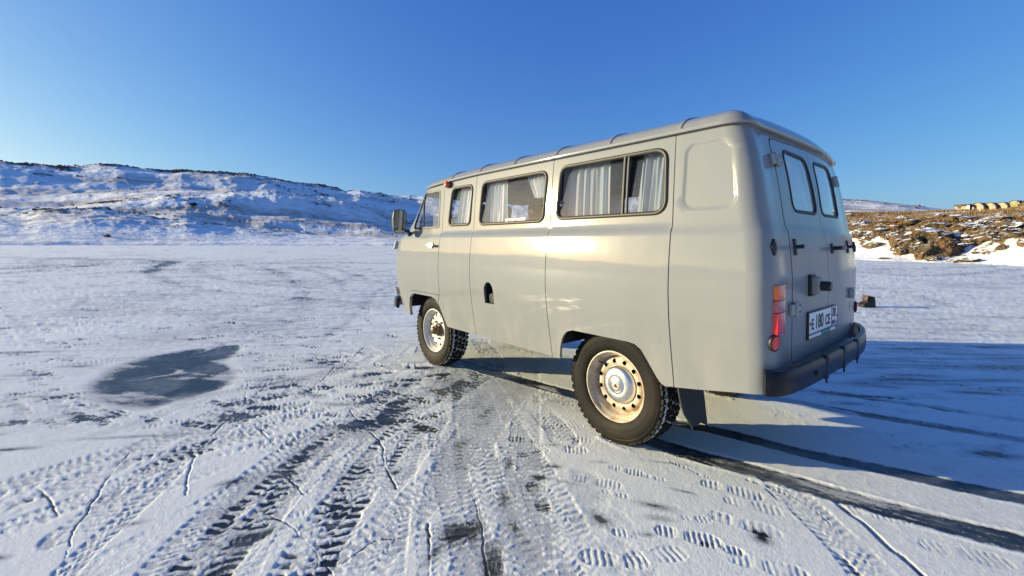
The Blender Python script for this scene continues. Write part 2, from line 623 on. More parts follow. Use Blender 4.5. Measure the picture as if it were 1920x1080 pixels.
def along(pl, w):
    """indices, distance along and signed distance across for the vertices near a path"""
    x0, y0 = pl.min(0) - w; x1, y1 = pl.max(0) + w
    idx = np.nonzero((GX > x0) & (GX < x1) & (GY > y0) & (GY < y1))[0]
    X = GX[idx]; Y = GY[idx]
    best = np.full(len(idx), 1e9); S = np.zeros(len(idx)); D = np.zeros(len(idx))
    s = 0
    for i in range(len(pl) - 1):
        a = pl[i]; d = pl[i + 1] - a; L = math.hypot(*d)
        if L < 1e-9: continue
        d = d / L
        t = np.clip((X - a[0]) * d[0] + (Y - a[1]) * d[1], 0, L)
        ex = X - a[0] - t * d[0]; ey = Y - a[1] - t * d[1]
        r = np.hypot(ex, ey); m = r < best
        best[m] = r[m]; S[m] = s + t[m]; D[m] = (np.sign(d[0] * ey - d[1] * ex) * r)[m]
        s += L
    ok = best < w
    return idx[ok], S[ok], D[ok], s


def px_path(pts, n=14):
    return spline([gp(*p)[:2] for p in pts], n)


def world_path(pts, n=14):
    return spline(pts, n)


def tread(pl, w, depth=11, pitch=.042, bare=.35, seed=0, rough=1.0, press=2.0, style=0, fade=0.0):
    """a tyre's print: lug marks at both shoulders, broken blocks inside, blurred and crossed out in places"""
    global T
    idx, s, d, L = along(pl, w * .8)
    if not len(idx): return
    x, y = GX[idx], GY[idx]
    q = d / (w / 2) + .10 * fbm(s * 1.3, s * 0 + seed, 3, 90 + seed) + .07 * fbm(x * 16, y * 16, 2, 95 + seed)
    a = np.abs(q)
    ph = s / pitch + .55 * fbm(x * 4, y * 4, 3, 100 + seed) + .25 * fbm(x * 18, y * 18, 2, 105 + seed)
    side = (q > 0).astype(float)
    p1 = ph + .40 * a + .37 * side
    lug = np.floor(p1)
    amp = .62 + .55 * _hash(lug.astype(np.int64), (side * 7).astype(np.int64) + seed * 13, 3)
    fr = p1 - lug
    bar_ = sstep(.05, .22, fr) * sstep(.72, .52, fr)
    shoulder = sstep(.40, .56, a) * sstep(1.12, .94, a)
    inner = sstep(.54, .40, a)
    p2 = ph * (.9 if style == 0 else 1.35) + .8 * np.abs(np.mod(q * 1.9 + .3, 1) - .5)
    l2 = np.floor(p2); f2 = p2 - l2
    amp2 = .4 + .7 * _hash(l2.astype(np.int64), np.floor(q * 1.9 + 5.3).astype(np.int64) + seed, 5)
    blk = sstep(.05, .3, f2) * sstep(.85, .55, f2)
    patch = sstep(-.35, .35, fbm(x * 1.7, y * 1.7, 4, 200 + seed) + .42 - rough * .12)
    env = sstep(1.18, 1.0, a) * patch
    if fade: env = env * (1 - fade * s / L)
    carve = env * (shoulder * bar_ * amp * depth + inner * blk * amp2 * depth * .8 + press) * 1.25
    rub = fbm(x * 30, y * 30, 3, 300 + seed, .6)
    carve = carve * (.8 + .55 * fbm(x * 9, y * 9, 2, 310 + seed)) + env * 2.6 * rub
    b = bare * sstep(.05, .55, fbm(x * 2.6, y * 2.6, 4, 400 + seed)) * env
    carve = carve + b * 15 * (shoulder * bar_ * amp + inner * blk * amp2 * .8)
    T[idx] -= carve
    T[idx] += sstep(.22, .0, np.abs(a - 1.10)) * 3.0 * np.clip(fbm(x * 24, y * 24, 2, 500 + seed) + .15, 0, 1) * patch


def skid(pl, w, seed=0, strength=1.0, berm=6, wet=1.0, broken=0.0):
    """a wheel has polished the snow off down to the ice, leaving streaks along the travel"""
    global T
    idx, s, d, L = along(pl, w)
    if not len(idx): return
    x, y = GX[idx], GY[idx]
    wob = .10 * fbm(s * 2.2, s * 0 + seed, 3, 600 + seed)
    a = np.abs(d / (w / 2) + wob)
    core = sstep(1.06, .72, a + .18 * fbm(x * 20, y * 20, 3, 640 + seed))
    core = core * (1 - broken * sstep(.15, -.25, fbm(s * 2.4, d * 4 + seed, 4, 660 + seed)))
    strk = fbm(s * 1.3, d * 46, 4, 700 + seed, .6)
    keep = sstep(.05, .50, strk)
    bl = sstep(.12, .55, fbm(s * 2.2 + 5, d * 9, 4, 800 + seed))
    resid = np.maximum(keep * 7, bl * 9) + 3 * fbm(s * 6, d * 60, 3, 850 + seed)
    tgt = -6 * wet + resid
    T[idx] = T[idx] * (1 - core * strength) + tgt * core * strength
    T[idx] += sstep(.22, .0, np.abs(a - 1.16)) * berm * (.5 + np.clip(fbm(x * 16, y * 16, 3, 900 + seed) + .3, 0, 1))


def churn(pts, w, amt=11, seed=0, bare=.6, scale=11):
    """snow trampled and scraped by many wheels"""
    global T
    pl = px_path(pts); idx, s, d, L = along(pl, w)
    if not len(idx): return
    x, y = GX[idx], GY[idx]
    env = sstep(1.0, .55, np.abs(d) / w + .25 * fbm(x * 3, y * 3, 3, 40 + seed))
    n = fbm(x * scale, y * scale, 4, 1000 + seed, .6); n2 = fbm(x * 2.6, y * 2.6, 4, 1100 + seed)
    T[idx] += env * (amt * n - bare * 26 * sstep(.05, .5, n2) * sstep(-.2, .5, n + .3) - 2)


def crack(pts, w=.010, depth=30, seed=0, lip=4, jag=.012):
    global T
    pl = px_path(pts, 10)
    pl = pl + np.stack([fbm(np.arange(len(pl)) * .45, np.zeros(len(pl)), 3, 1200 + seed), fbm(np.arange(len(pl)) * .45, np.ones(len(pl)) * 9, 3, 1300 + seed)], -1) * jag
    idx, s, d, L = along(pl, .07)
    if not len(idx): return
    var = .55 + .8 * np.clip(fbm(s * 4.5, s * 0, 4, 1400 + seed) + .35, 0, 1.2)
    ww = np.maximum(w * var, GR[idx] * .0010)
    ww = ww * .45; prof = np.exp(-(d / ww)**4)
    T[idx] -= depth * prof * sstep(.42, .95, var)
    T[idx] += lip * .45 * np.exp(-((d - 2.2 * ww) / (1.2 * ww))**2)


def footprint(px, py, ang, size=.29, depth=7, seed=0, bars=10, soft=False, heel=True):
    """boot print; ang: toe direction in degrees, 0 = to the right of the view, 90 = away"""
    global T
    c = gp(px, py)[:2]
    e = RGT2 * math.cos(D2R(ang)) + FWD2 * math.sin(D2R(ang)); f = np.array([-e[1], e[0]])
    idx = np.nonzero((GX - c[0])**2 + (GY - c[1])**2 < (size * .8)**2)[0]
    if not len(idx): return
    u = ((GX[idx] - c[0]) * e[0] + (GY[idx] - c[1]) * e[1]) / (size / 2)
    v = ((GX[idx] - c[0]) * f[0] + (GY[idx] - c[1]) * f[1]) / (size / 2)
    wid = np.interp(u, [-1, -.9, -.5, -.15, .3, .7, .93, 1.0], [.0, .24, .27, .20, .33, .32, .18, 0])
    ins = sstep(1.08, .92, np.abs(v) / (wid + 1e-3)) * (np.abs(u) < 1.0)
    gap = 1 - sstep(.16, .08, np.abs(u + .22)) * (1 if heel else 0)
    pat = .5 + .5 * np.sin(2 * np.pi * (u * bars / 2 + .12 * np.sin(v * 9)))
    x, y = GX[idx], GY[idx]
    pr = sstep(-.35, .2, fbm(x * 6, y * 6, 2, 1500 + seed) + .2)
    T[idx] -= ins * gap * pr * depth * (.40 + .62 * sstep(.25, .75, pat)) * (.8 + .6 * fbm(x * 15, y * 15, 2, 1520 + seed)) * .95
    rim = sstep(.35, .0, np.abs(np.abs(v) / (wid + 1e-3) - 1.22)) * (np.abs(u) < 1.08)
    T[idx] += 1.6 * rim * gap * (.6 + fbm(x * 12, y * 12, 2, 1530 + seed))


def smudge(px, py, ang, a, b, depth=14, seed=0):
    """thin place where the ice shows through the grains"""
    global T
    c = gp(px, py)[:2]
    e = RGT2 * math.cos(D2R(ang)) + FWD2 * math.sin(D2R(ang)); f = np.array([-e[1], e[0]])
    idx = np.nonzero((GX - c[0])**2 + (GY - c[1])**2 < (max(a, b) * 2)**2)[0]
    if not len(idx): return
    x, y = GX[idx], GY[idx]
    u = ((x - c[0]) * e[0] + (y - c[1]) * e[1]) / a; v = ((x - c[0]) * f[0] + (y - c[1]) * f[1]) / b
    r = np.hypot(u, v) + .55 * fbm(x * 5, y * 5, 3, 1600 + seed)
    k = sstep(1.6, .0, r)
    streak = .5 + .5 * fbm(u * 2.2, v * 5 + seed, 4, 1700 + seed)
    lim = 15 - depth * .80 + 2.0 - 4.0 * streak
    DARK[idx] = np.maximum(DARK[idx], k * np.maximum(T[idx] - lim, 0))
    T[idx] -= k * 3


for i in range(34):
    smudge(RNG.uniform(1600, 1960), RNG.uniform(585, 745), RNG.uniform(-10, 2), RNG.uniform(.2, 1.0), RNG.uniform(.02, .07), RNG.uniform(10, 15), 300 + i)
# --- far swirls of tyre tracks on the left ---
def farline(pts, w=.28, d=9, seed=0):
    global T
    pl = px_path(pts, 16); idx, s, dd, L = along(pl, w * 2.2)
    if not len(idx): return
    ww = np.maximum(w, (GR[idx]**2) * .0011)
    T[idx] -= .45 * d * np.exp(-(dd / (ww * .5))**2)
    DARK[idx] += .55 * d * np.exp(-(dd / (ww * .5))**2) * sstep(12, 30, GR[idx]) * (.75 + .5 * fbm(s * .4, s * 0, 2, 1800 + seed)) * np.minimum(1, w / ww * 2)


for i, (p, w, d) in enumerate([
    ([(0, 483), (60, 485), (84, 491), (70, 499), (0, 506)], .5, 9),
    ([(0, 514), (90, 504), (150, 500), (193, 494), (190, 488), (120, 483)], .5, 9),
    ([(0, 504), (60, 502), (140, 496), (160, 490), (120, 484)], .4, 7),
    ([(150, 500), (230, 497), (275, 491), (240, 486), (170, 483)], .4, 7),
    ([(10, 512), (150, 505), (300, 500), (322, 494), (310, 489), (230, 486)], .45, 9),
    ([(318, 491), (285, 507), (284, 515), (320, 530), (400, 545), (500, 555), (620, 564), (740, 572)], .42, 13),
    ([(375, 492), (372, 508), (400, 520), (480, 533), (560, 538), (650, 545), (745, 552)], .26, 9),
    ([(380, 492), (520, 493), (640, 494), (740, 493)], .3, 9),
    ([(440, 498), (500, 506), (535, 522), (562, 542), (552, 585)], .28, 6),
    ([(462, 497), (520, 508), (552, 526), (575, 545), (572, 585)], .28, 6),
    ([(545, 500), (600, 512), (630, 525), (650, 540)], .4, 9),
    ([(590, 500), (640, 508), (690, 525)], .3, 8),
    ([(745, 505), (680, 515), (640, 527), (580, 542)], .3, 9),
    ([(745, 532), (715, 545), (690, 565), (660, 600), (600, 640)], .22, 11),
    ([(380, 605), (420, 590), (500, 572), (560, 560)], .3, 9),
    ([(0, 570), (60, 566), (160, 560), (160, 566), (140, 578)], .14, 10),
    ([(0, 520), (200, 512), (330, 505)], .25, 7),
    ([(1640, 505), (1760, 503), (1840, 500), (1920, 498)], .3, 8),
    ([(1640, 512), (1730, 518), (1830, 512), (1900, 506)], .3, 10),
    ([(1640, 540), (1720, 555), (1790, 576)], .35, 14),
    ([(1600, 573), (1680, 585), (1800, 592), (1920, 597)], .16, 14),
    ([(1630, 615), (1760, 618), (1920, 625)], .16, 12),
]):
    farline(p, w, d, i)

# --- treads fanning out from the front wheel towards the viewer ---
TL = [
    ([(925, 690), (840, 745), (760, 810), (690, 890), (625, 975), (560, 1085), (520, 1180)], .23, 15, .058, .30),
    ([(960, 745), (880, 845), (800, 925), (730, 1000), (660, 1085), (600, 1180)], .23, 12, .054, .2),
    ([(800, 735), (700, 790), (600, 850), (520, 920), (440, 1000), (370, 1085), (320, 1180)], .24, 13, .054, .35),
    ([(760, 725), (620, 800), (480, 900), (330, 1050), (280, 1120)], .20, 10, .048, .2),
    ([(720, 740), (560, 790), (400, 835), (250, 875), (100, 915), (-60, 960)], .20, 11, .052, .15),
    ([(640, 800), (480, 845), (330, 900), (180, 955), (20, 1010), (-90, 1050)], .20, 11, .052, .15),
    ([(560, 760), (420, 790), (270, 835), (120, 880), (-40, 930)], .17, 10, .040, .25),
    ([(660, 750), (520, 790), (360, 850), (200, 920), (40, 985), (-80, 1035)], .15, 8, .036, .2),
    ([(870, 700), (885, 800), (900, 900), (935, 1000), (985, 1085), (1030, 1180)], .24, 11, .05, .45),
    ([(905, 705), (950, 800), (1010, 900), (1060, 1000), (1110, 1090), (1150, 1180)], .22, 11, .048, .4),
    ([(940, 700), (990, 750), (1040, 800), (1060, 830)], .18, 9, .040, .3),
    ([(850, 715), (830, 800), (850, 900), (880, 1000), (905, 1090)], .18, 9, .044, .3),
    ([(1460, 905), (1540, 980), (1610, 1050), (1680, 1130)], .17, 9, .040, .1),
    ([(900, 640), (920, 665), (930, 690)], .22, 7, .05, .1),
    ([(960, 650), (1010, 660), (1060, 672)], .20, 8, .05, .1),
    ([(1100, 760), (1020, 740), (950, 720)], .20, 8, .045, .3),
]
MAIN = (0, 2, 4)
for i, (p, w, d, pi_, b) in enumerate(TL):
    if i not in MAIN: tread(px_path(p), w, d, pi_, b, i, style=i % 2)
for i in range(24):
    f_ = (i + RNG.uniform(-.4, .4)) / 24
    x1 = -120 + 1180 * f_; y1 = 1130 if x1 > 250 else 1130 - (250 - x1) * 1.1
    x0 = 700 + 260 * f_ + RNG.uniform(-90, 60); y0 = 700 + RNG.uniform(-20, 60)
    mx_, my_ = x0 * .55 + x1 * .45 + RNG.uniform(-60, 60), y0 * .55 + y1 * .45 - 30 + RNG.uniform(-30, 20)
    tread(px_path([(x0, y0), (mx_, my_), (x1, y1)]), RNG.uniform(.13, .23), RNG.uniform(3.5, 8), RNG.uniform(.036, .052), RNG.uniform(0, .12), 700 + i, rough=RNG.uniform(.5, 3.5), style=i % 2)
churn([(870, 720), (900, 800), (950, 900), (1000, 1000), (1060, 1100)], .15, 9, 1, .16)
churn([(760, 760), (650, 820), (520, 900), (420, 1000), (350, 1090)], .16, 10, 2, .22)
churn([(700, 700), (780, 690), (850, 680)], .30, 11, 3, .22)
churn([(1090, 900), (1130, 980), (1200, 1085)], .13, 10, 4, .35)
churn([(830, 700), (900, 720), (1000, 740), (1090, 760)], .22, 9, 5, .2)
# narrow twin print
tread(px_path([(330, 885), (260, 950), (170, 1030), (110, 1090)]), .09, 9, .05, 0.0, 77)
for i, p in enumerate([[(0, 575), (100, 655), (210, 700)], [(200, 740), (330, 690), (450, 650), (560, 600)], [(190, 735), (320, 682), (440, 640)],
                       [(0, 800), (200, 770), (330, 755), (420, 735)], [(250, 760), (430, 735), (600, 700), (720, 660)], [(30, 845), (170, 820), (250, 795)]]):
    farline(p, .10, 7, 40 + i)

# the prints press the snow thin; only here and there down to the ice
lo = 5.6 + 2.4 * fbm(GX * 3.3, GY * 3.3, 3, 1888)
T = np.where(T < lo, lo + (T - lo) * (.16 + .5 * sstep(.18, .5, fbm(GX * 1.6, GY * 1.6, 4, 1889))), T)
for i in MAIN:
    p, w, d, pi_, b = TL[i]
    tread(px_path(p), w, d * .80, pi_, b * .22, i, rough=.8, style=i % 2)
# --- polished wheel tracks behind the wheels ---
skid(px_path([(1200, 822), (1300, 852), (1420, 885), (1600, 937), (1780, 985), (1960, 1030), (2100, 1066)]), .175, 1, 1.0, 8)
skid(px_path([(1262, 793), (1360, 812), (1500, 848), (1660, 882), (1800, 912), (1960, 945), (2100, 975)]), .15, 2, .95, 6)
skid(px_path([(842, 676), (900, 692), (980, 714), (1080, 742), (1140, 760)]), .17, 3, 1.0, 5)
skid(px_path([(1390, 738), (1480, 752), (1600, 774), (1760, 800), (1940, 830), (2080, 852)]), .14, 4, .9, 6, broken=.4)
skid(px_path([(1480, 728), (1560, 738), (1700, 757), (1820, 775), (1960, 796)]), .12, 5, .75, 5, broken=.6)
skid(px_path([(1440, 920), (1500, 975), (1560, 1030), (1620, 1090), (1680, 1150)]), .026, 6, .65, 3, broken=1.0)
skid(px_path([(1545, 925), (1590, 962), (1622, 985), (1668, 1030), (1690, 1045), (1750, 1100)]), .026, 7, .6, 3, broken=1.0)
skid(px_path([(1560, 735), (1620, 742), (1700, 750)]), .05, 8, .7, 3)
# dark smears on the right
for i, (x, y, a, ra, rb, dp) in enumerate([
    (1690, 712, 0, .30, .07, 17), (1835, 738, -8, .34, .05, 17), (1590, 757, 0, .2, .05, 15), (1700, 548, 0, .8, .12, 16), (1760, 575, -3, .7, .10, 15),
    (1880, 652, -5, 1.2, .14, 16), (1700, 655, 0, .6, .07, 15), (1860, 690, -4, .9, .09, 15), (1640, 690, 0, .22, .06, 14), (1720, 690, -10, .5, .05, 14),
    (1870, 855, 0, .14, .06, 14), (1560, 700, 0, .3, .05, 14), (1800, 665, -4, 1.0, .06, 14),
    # near smudges
    (1040, 877, 0, .07, .035, 16), (1015, 897, -12, .06, .03, 18), (1225, 950, -18, .13, .035, 15), (1240, 975, -10, .09, .03, 12), (1040, 835, 0, .07, .03, 11),
    (1060, 905, -20, .08, .02, 14), (1290, 925, -25, .10, .018, 16), (1130, 868, -8, .06, .02, 10), (1255, 870, -15, .12, .012, 13), (860, 1000, 20, .10, .08, 18),
    (815, 1040, 70, .09, .04, 16), (740, 888, 60, .045, .03, 17), (795, 765, 10, .06, .03, 13), (945, 935, 90, .10, .04, 15), (965, 990, 100, .09, .04, 15),
    (1125, 975, 120, .07, .04, 17), (1430, 1010, 60, .06, .05, 18), (1215, 1005, 0, .04, .02, 14), (955, 870, 80, .10, .035, 15), (925, 1060, 90, .10, .04, 16),
    (800, 690, 5, .30, .07, 17), (730, 700, 0, .16, .04, 15), (570, 860, 0, .10, .05, 15), (545, 890, 40, .06, .03, 14), (440, 905, 30, .10, .04, 14),
    (250, 985, 20, .08, .03, 15), (140, 688, 5, .20, .05, 16), (50, 705, 5, .22, .045, 14), (80, 745, 0, .25, .04, 13), (40, 662, 5, .5, .06, 14), (490, 690, 0, .10, .04, 15),
    (640, 760, 0, .16, .05, 13), (260, 820, 8, .40, .03, 15), (10, 845, 8, .16, .03, 17), (0, 1050, 10, .05, .03, 15), (640, 800, 10, .12, .04, 13), (870, 830, 60, .12, .05, 13),
    (690, 755, 15, .14, .04, 14), (500, 1000, 55, .10, .04, 16), (450, 950, 50, .10, .04, 15), (600, 690, 10, .14, .04, 13),
]):
    smudge(x, y, a, ra, rb, dp, i)

# --- boot prints right of the tracks ---
for i, (x, y, a, sz, dp, bars) in enumerate([
    (1055, 800, 8, .30, 7, 12), (1110, 828, 165, .26, 6, 10), (1060, 843, -12, .29, 8, 12), (1080, 852, -25, .13, 7, 6), (1175, 884, -25, .20, 10, 10), (1228, 898, -25, .12, 9, 6),
    (1120, 905, -22, .27, 6, 12), (1155, 928, -25, .14, 5, 6), (1372, 920, -28, .30, 8, 12), (1412, 950, -25, .26, 6, 10), (1395, 985, -30, .30, 8, 9), (1290, 1008, -20, .28, 11, 12),
    (1355, 1030, -24, .17, 14, 8), (1230, 1045, 10, .28, 8, 10), (1150, 1052, 170, .28, 9, 10), (1305, 975, -10, .14, 6, 7), (1440, 1065, -25, .30, 8, 12), (1190, 1005, -12, .2, 9, 9),
    (985, 826, 170, .24, 8, 10), (785, 838, 60, .2, 7, 8), (590, 960, 20, .22, 8, 9), (795, 840, 15, .2, 7, 8), (1000, 850, 20, .22, 7, 10), (1010, 930, 100, .28, 9, 12),
    (1560, 812, 175, .30, 5, 12), (1640, 838, 170, .30, 5, 12), (1490, 782, 175, .28, 5, 12), (1720, 845, 172, .28, 4, 12), (1640, 812, 160, .30, 5, 10), (1790, 885, 165, .25, 4, 10),
    (1450, 770, 150, .2, 5, 8), (1640, 965, -20, .28, 5, 12), (1810, 1040, -25, .30, 6, 12), (1580, 900, 10, .26, 4, 10), (300, 880, 20, .24, 6, 9), (480, 1010, 15, .20, 7, 8),
    (600, 770, 15, .22, 6, 8), (680, 800, 20, .20, 6, 8), (520, 835, 20, .22, 6, 9),
]):
    footprint(x, y, a, sz, dp, i, bars)
# scattered print-like scuffs over the trodden ice
for i in range(330):
    x = RNG.uniform(-20, 830); y = RNG.uniform(575, 800)
    if (x - 300)**2 / 150**2 + (y - 705)**2 / 70**2 < 1: continue
    footprint(x, y, RNG.uniform(-40, 40) + (180 if RNG.random() < .5 else 0), RNG.uniform(.16, .36), RNG.uniform(7, 17), 60 + i, 8, heel=bool(RNG.random() < .5))
for i in range(60):
    x = RNG.uniform(1450, 1950); y = RNG.uniform(620, 860)
    footprint(x, y, RNG.uniform(-25, 25), RNG.uniform(.16, .34), RNG.uniform(3, 7), 260 + i, 9)

# --- cracks in the ice showing through ---
for i, (p, w) in enumerate([
    ([(655, 770), (680, 800), (712, 832), (722, 870), (742, 920)], .011), ([(500, 965), (545, 990), (575, 1020), (625, 1080)], .011), ([(530, 890), (555, 912), (570, 930)], .009),
    ([(470, 960), (500, 985)], .006), ([(805, 985), (804, 1030), (803, 1085)], .016), ([(366, 855), (355, 885), (350, 930)], .010), ([(555, 690), (500, 725), (462, 755), (430, 785), (390, 825)], .010),
    ([(462, 755), (460, 735), (466, 720)], .008), ([(245, 850), (200, 900), (165, 960), (135, 1010), (115, 1085)], .008), ([(60, 915), (85, 930), (110, 970)], .009),
    ([(630, 685), (605, 712), (590, 722)], .012), ([(880, 915), (900, 980), (916, 1085)], .009), ([(470, 790), (500, 820), (525, 848)], .008), ([(1400, 900), (1500, 940), (1560, 985)], .005),
    ([(640, 1060), (700, 1020), (760, 1010)], .004), ([(690, 645), (640, 690), (610, 700)], .008), ([(1260, 868), (1330, 900)], .005), ([(430, 785), (470, 790)], .006),
    ([(1480, 690), (1600, 700), (1760, 720), (1900, 735)], .008), ([(1620, 640), (1700, 655), (1800, 690)], .008),
]):
    crack(p, w, 17, i)

# --- bare patch of ice on the left ---
bl = [gp(*p)[:2] for p in [(172, 742), (190, 712), (222, 690), (275, 672), (330, 662), (390, 653), (446, 650), (436, 664), (415, 680), (430, 700), (425, 722), (385, 737), (330, 752), (290, 764), (235, 762), (195, 752)]]
bl = np.array(bl)
bl = np.vstack([spline(np.vstack([bl, bl[:1]]), 8)])[:-1]
bx0, by0 = bl.min(0) - .4; bx1, by1 = bl.max(0) + .4
idx = np.nonzero((GX > bx0) & (GX < bx1) & (GY > by0) & (GY < by1))[0]


def _inpoly(pt, poly):
    x, y = pt[:, 0], pt[:, 1]; c = np.zeros(len(pt), bool)
    for i in range(len(poly)):
        (x1, y1), (x2, y2) = poly[i - 1], poly[i]
        if y1 != y2:
            c ^= ((y1 > y) != (y2 > y)) & (x < (x2 - x1) * (y - y1) / (y2 - y1) + x1)
    return c


pt = np.stack([GX[idx], GY[idx]], -1)
dd = np.full(len(pt), 9.0)
for i in range(len(bl)):
    a = bl[i - 1]; ab = bl[i] - a
    t = np.clip(((pt - a) @ ab) / (ab @ ab + 1e-12), 0, 1)
    dd = np.minimum(dd, np.linalg.norm(pt - a - t[:, None] * ab, axis=1))
us_, vs_ = U[idx], Vv[idx]
sd = np.where(_inpoly(pt, bl), -dd, dd) + .05 * fbm(us_ * 2.6, vs_ * 6, 5, 1900, .65) - .05
k = sstep(.04, -.06, sd)
us, vs = U[idx], Vv[idx]
vein = sstep(.06, .42, fbm(us * 1.6 - vs * .6, vs * 4.5 + us * .8, 5, 1910, .6)) * .9
arcs = np.exp(-((np.abs(fbm(us * .8, vs * 1.4, 3, 1930))) / .035)**2) * sstep(0, .4, fbm(us * 1.5, vs * 1.5, 3, 1940) + .25)
res = -2.6 + 5.5 * vein + 7 * arcs + 4.0 * fbm(us * 3, vs * 9, 5, 1920, .65) + 5 * sstep(-.22, .02, sd)
T[idx] = T[idx] * (1 - k) + k * res
T[idx] += 2 * np.exp(-((sd - .08) / .05)**2)

# --- snow heaped against the tyres ---
for wx in (0.0, 2.3):
    for sy in (1, -1):
        ex = np.maximum(np.abs(GX - wx + .02) - .09, 0) / .07; ey = np.maximum(np.abs(GY - sy * .70) - .112, 0) / .045
        r = np.hypot(ex, ey)
        T += 15 * np.exp(-(r - .35)**2 / .12) * (r > .02) * (GX > wx - .2) * (.6 + .5 * fbm(GX * 18, GY * 18, 2, 1950)) * (np.abs(GY - sy * .7) > .10)
# broken plates of crust near the front wheel
for i in range(26):
    x, y = RNG.uniform(640, 790), RNG.uniform(640, 700)
    c = gp(x, y)[:2]; a = RNG.uniform(0, 3.14); l = RNG.uniform(.05, .16)
    idx = np.nonzero((GX - c[0])**2 + (GY - c[1])**2 < .06)[0]
    if len(idx):
        u_ = (GX[idx] - c[0]) * math.cos(a) + (GY[idx] - c[1]) * math.sin(a); v_ = -(GX[idx] - c[0]) * math.sin(a) + (GY[idx] - c[1]) * math.cos(a)
        T[idx] += 11 * sstep(1.1, .8, np.abs(u_) / l) * sstep(1.1, .7, np.abs(v_) / (l * .35)) * np.clip(.6 + v_ / (l * .6), 0, 1)

T = np.clip(T, -12, 60)
farfade = sstep(60, 110, GR)
T = T * (1 - farfade) + farfade * np.maximum(T, 6)
Z = np.maximum(T, -1.0) * (.00036 + .00036 * sstep(5, 12, GR)) + .004 * fbm(U * .25, Vv * .25, 2, 5)
Z[GR > 160] = 0
verts = np.stack([GX, GY, Z], -1)
i0 = np.arange(NR - 1)[:, None] * NA + np.arange(NA)[None, :]
i1 = np.arange(NR - 1)[:, None] * NA + (np.arange(NA)[None, :] + 1) % NA
faces = np.stack([i0, i0 + NA, i1 + NA, i1], -1).reshape(-1, 4)
ground = mesh_np('lake_ice', verts, faces, SNOWICE)
a_ = ground.data.attributes.new('thick', 'FLOAT', 'POINT'); a_.data.foreach_set('value', (T - DARK).astype(np.float32))
a_ = ground.data.attributes.new('wind', 'FLOAT', 'POINT'); a_.data.foreach_set('value', (calm * sstep(4.5, 9, GR)).astype(np.float32))
tag(ground, 'frozen lake under thin trodden snow with tyre tracks', None, None, 'structure')
del verts, faces, Rg, Ag, st, st2, rid


# ----------------------------------------------------------------------------------------------
# hills round the lake
# ----------------------------------------------------------------------------------------------
def hill_mat(name, rock_a, rock_b, grass, sc):
    t = NT(name)
    r = t.n('Attribute'); r.attribute_name = 'rock'
    g = t.n('Attribute'); g.attribute_name = 'grass'
    geo = t.n('NewGeometry'); pos = geo.outputs['Position']
    n1 = t.noise(.55 * sc, 6, .65, pos); n2 = t.noise(2.2 * sc, 5, .65, pos); n3 = t.noise(.12 * sc, 4, .6, pos)
    rf = t.math('ADD', r.outputs['Fac'], t.math('MULTIPLY_ADD', n2, 1.0, -.5))
    rf = t.ramp(rf, [(.46, 0.0), (.58, 1.0)])
    gf = t.math('ADD', g.outputs['Fac'], t.math('MULTIPLY_ADD', n1, .9, -.45))
    gf = t.math('MULTIPLY', t.ramp(gf, [(.34, 0.0), (.76, 1.0)]), .85)
    rc = t.mix(t.ramp(n1, [(.35, 0.0), (.65, 1.0)]), rock_a, rock_b)
    sn = t.mix(n3, (.86, .855, .83), (.90, .89, .865))
    c = t.mix(gf, sn, t.mix(n2, tuple(x * .8 for x in grass), tuple(x * 1.25 for x in grass)))
    c = t.mix(rf, c, rc)
    nb = t.bump(n1, .5, .5 / sc); nb = t.bump(n2, .35, .15 / sc, nb)
    p = t.pbr(c, .85, 0, nb); p.inputs['Specular IOR Level'].default_value = .15
    return t.fin(p)


HILL = hill_mat('snowy_hill', (.075, .068, .062), (.17, .14, .115), (.40, .31, .25), .16)
BANK = hill_mat('rocky_bank', (.065, .050, .034), (.17, .10, .045), (.26, .15, .07), .9)


def px_az(px, py):
    d = ray(px, py); h = math.hypot(d[0], d[1])
    return math.atan2(d[1], d[0]) - AZ0, d[2] / h


def crest(pts):
    """(pixel list) -> function of azimuth giving the tangent of elevation"""
    a = np.array([px_az(*p) for p in pts]); o = np.argsort(a[:, 0])
    return a[o, 0], a[o, 1]


def ring(name, azs, ctrl, mat, amp, seed, rough_fn=None, nper=None):
    """terrain between control rings: ctrl = list of (r(az), z(az), rockiness, grassiness, rows to the next)"""
    NAz = len(azs)
    rows = []
    for k in range(len(ctrl) - 1):
        r0, z0, k0, g0, n = ctrl[k]; r1, z1, k1, g1, _ = ctrl[k + 1]
        for j in range(n):
            t = j / n; ts = t * t * (3 - 2 * t)
            rows.append((r0 + (r1 - r0) * t, z0 + (z1 - z0) * (.5 * t + .5 * ts), k0 + (k1 - k0) * t, g0 + (g1 - g0) * t))
    r1, z1, k1, g1, _ = ctrl[-1]; rows.append((r1, z1, k1, g1))
    o1 = np.ones(NAz)
    R_ = np.array([r[0] * o1 for r in rows]); Z_ = np.array([r[1] * o1 for r in rows]); K_ = np.array([r[2] * o1 for r in rows]); G_ = np.array([r[3] * o1 for r in rows])
    A_ = azs[None, :] + AZ0
    X_ = C0[0] + R_ * np.cos(A_); Y_ = C0[1] + R_ * np.sin(A_)
    return X_, Y_, R_, Z_, K_, G_


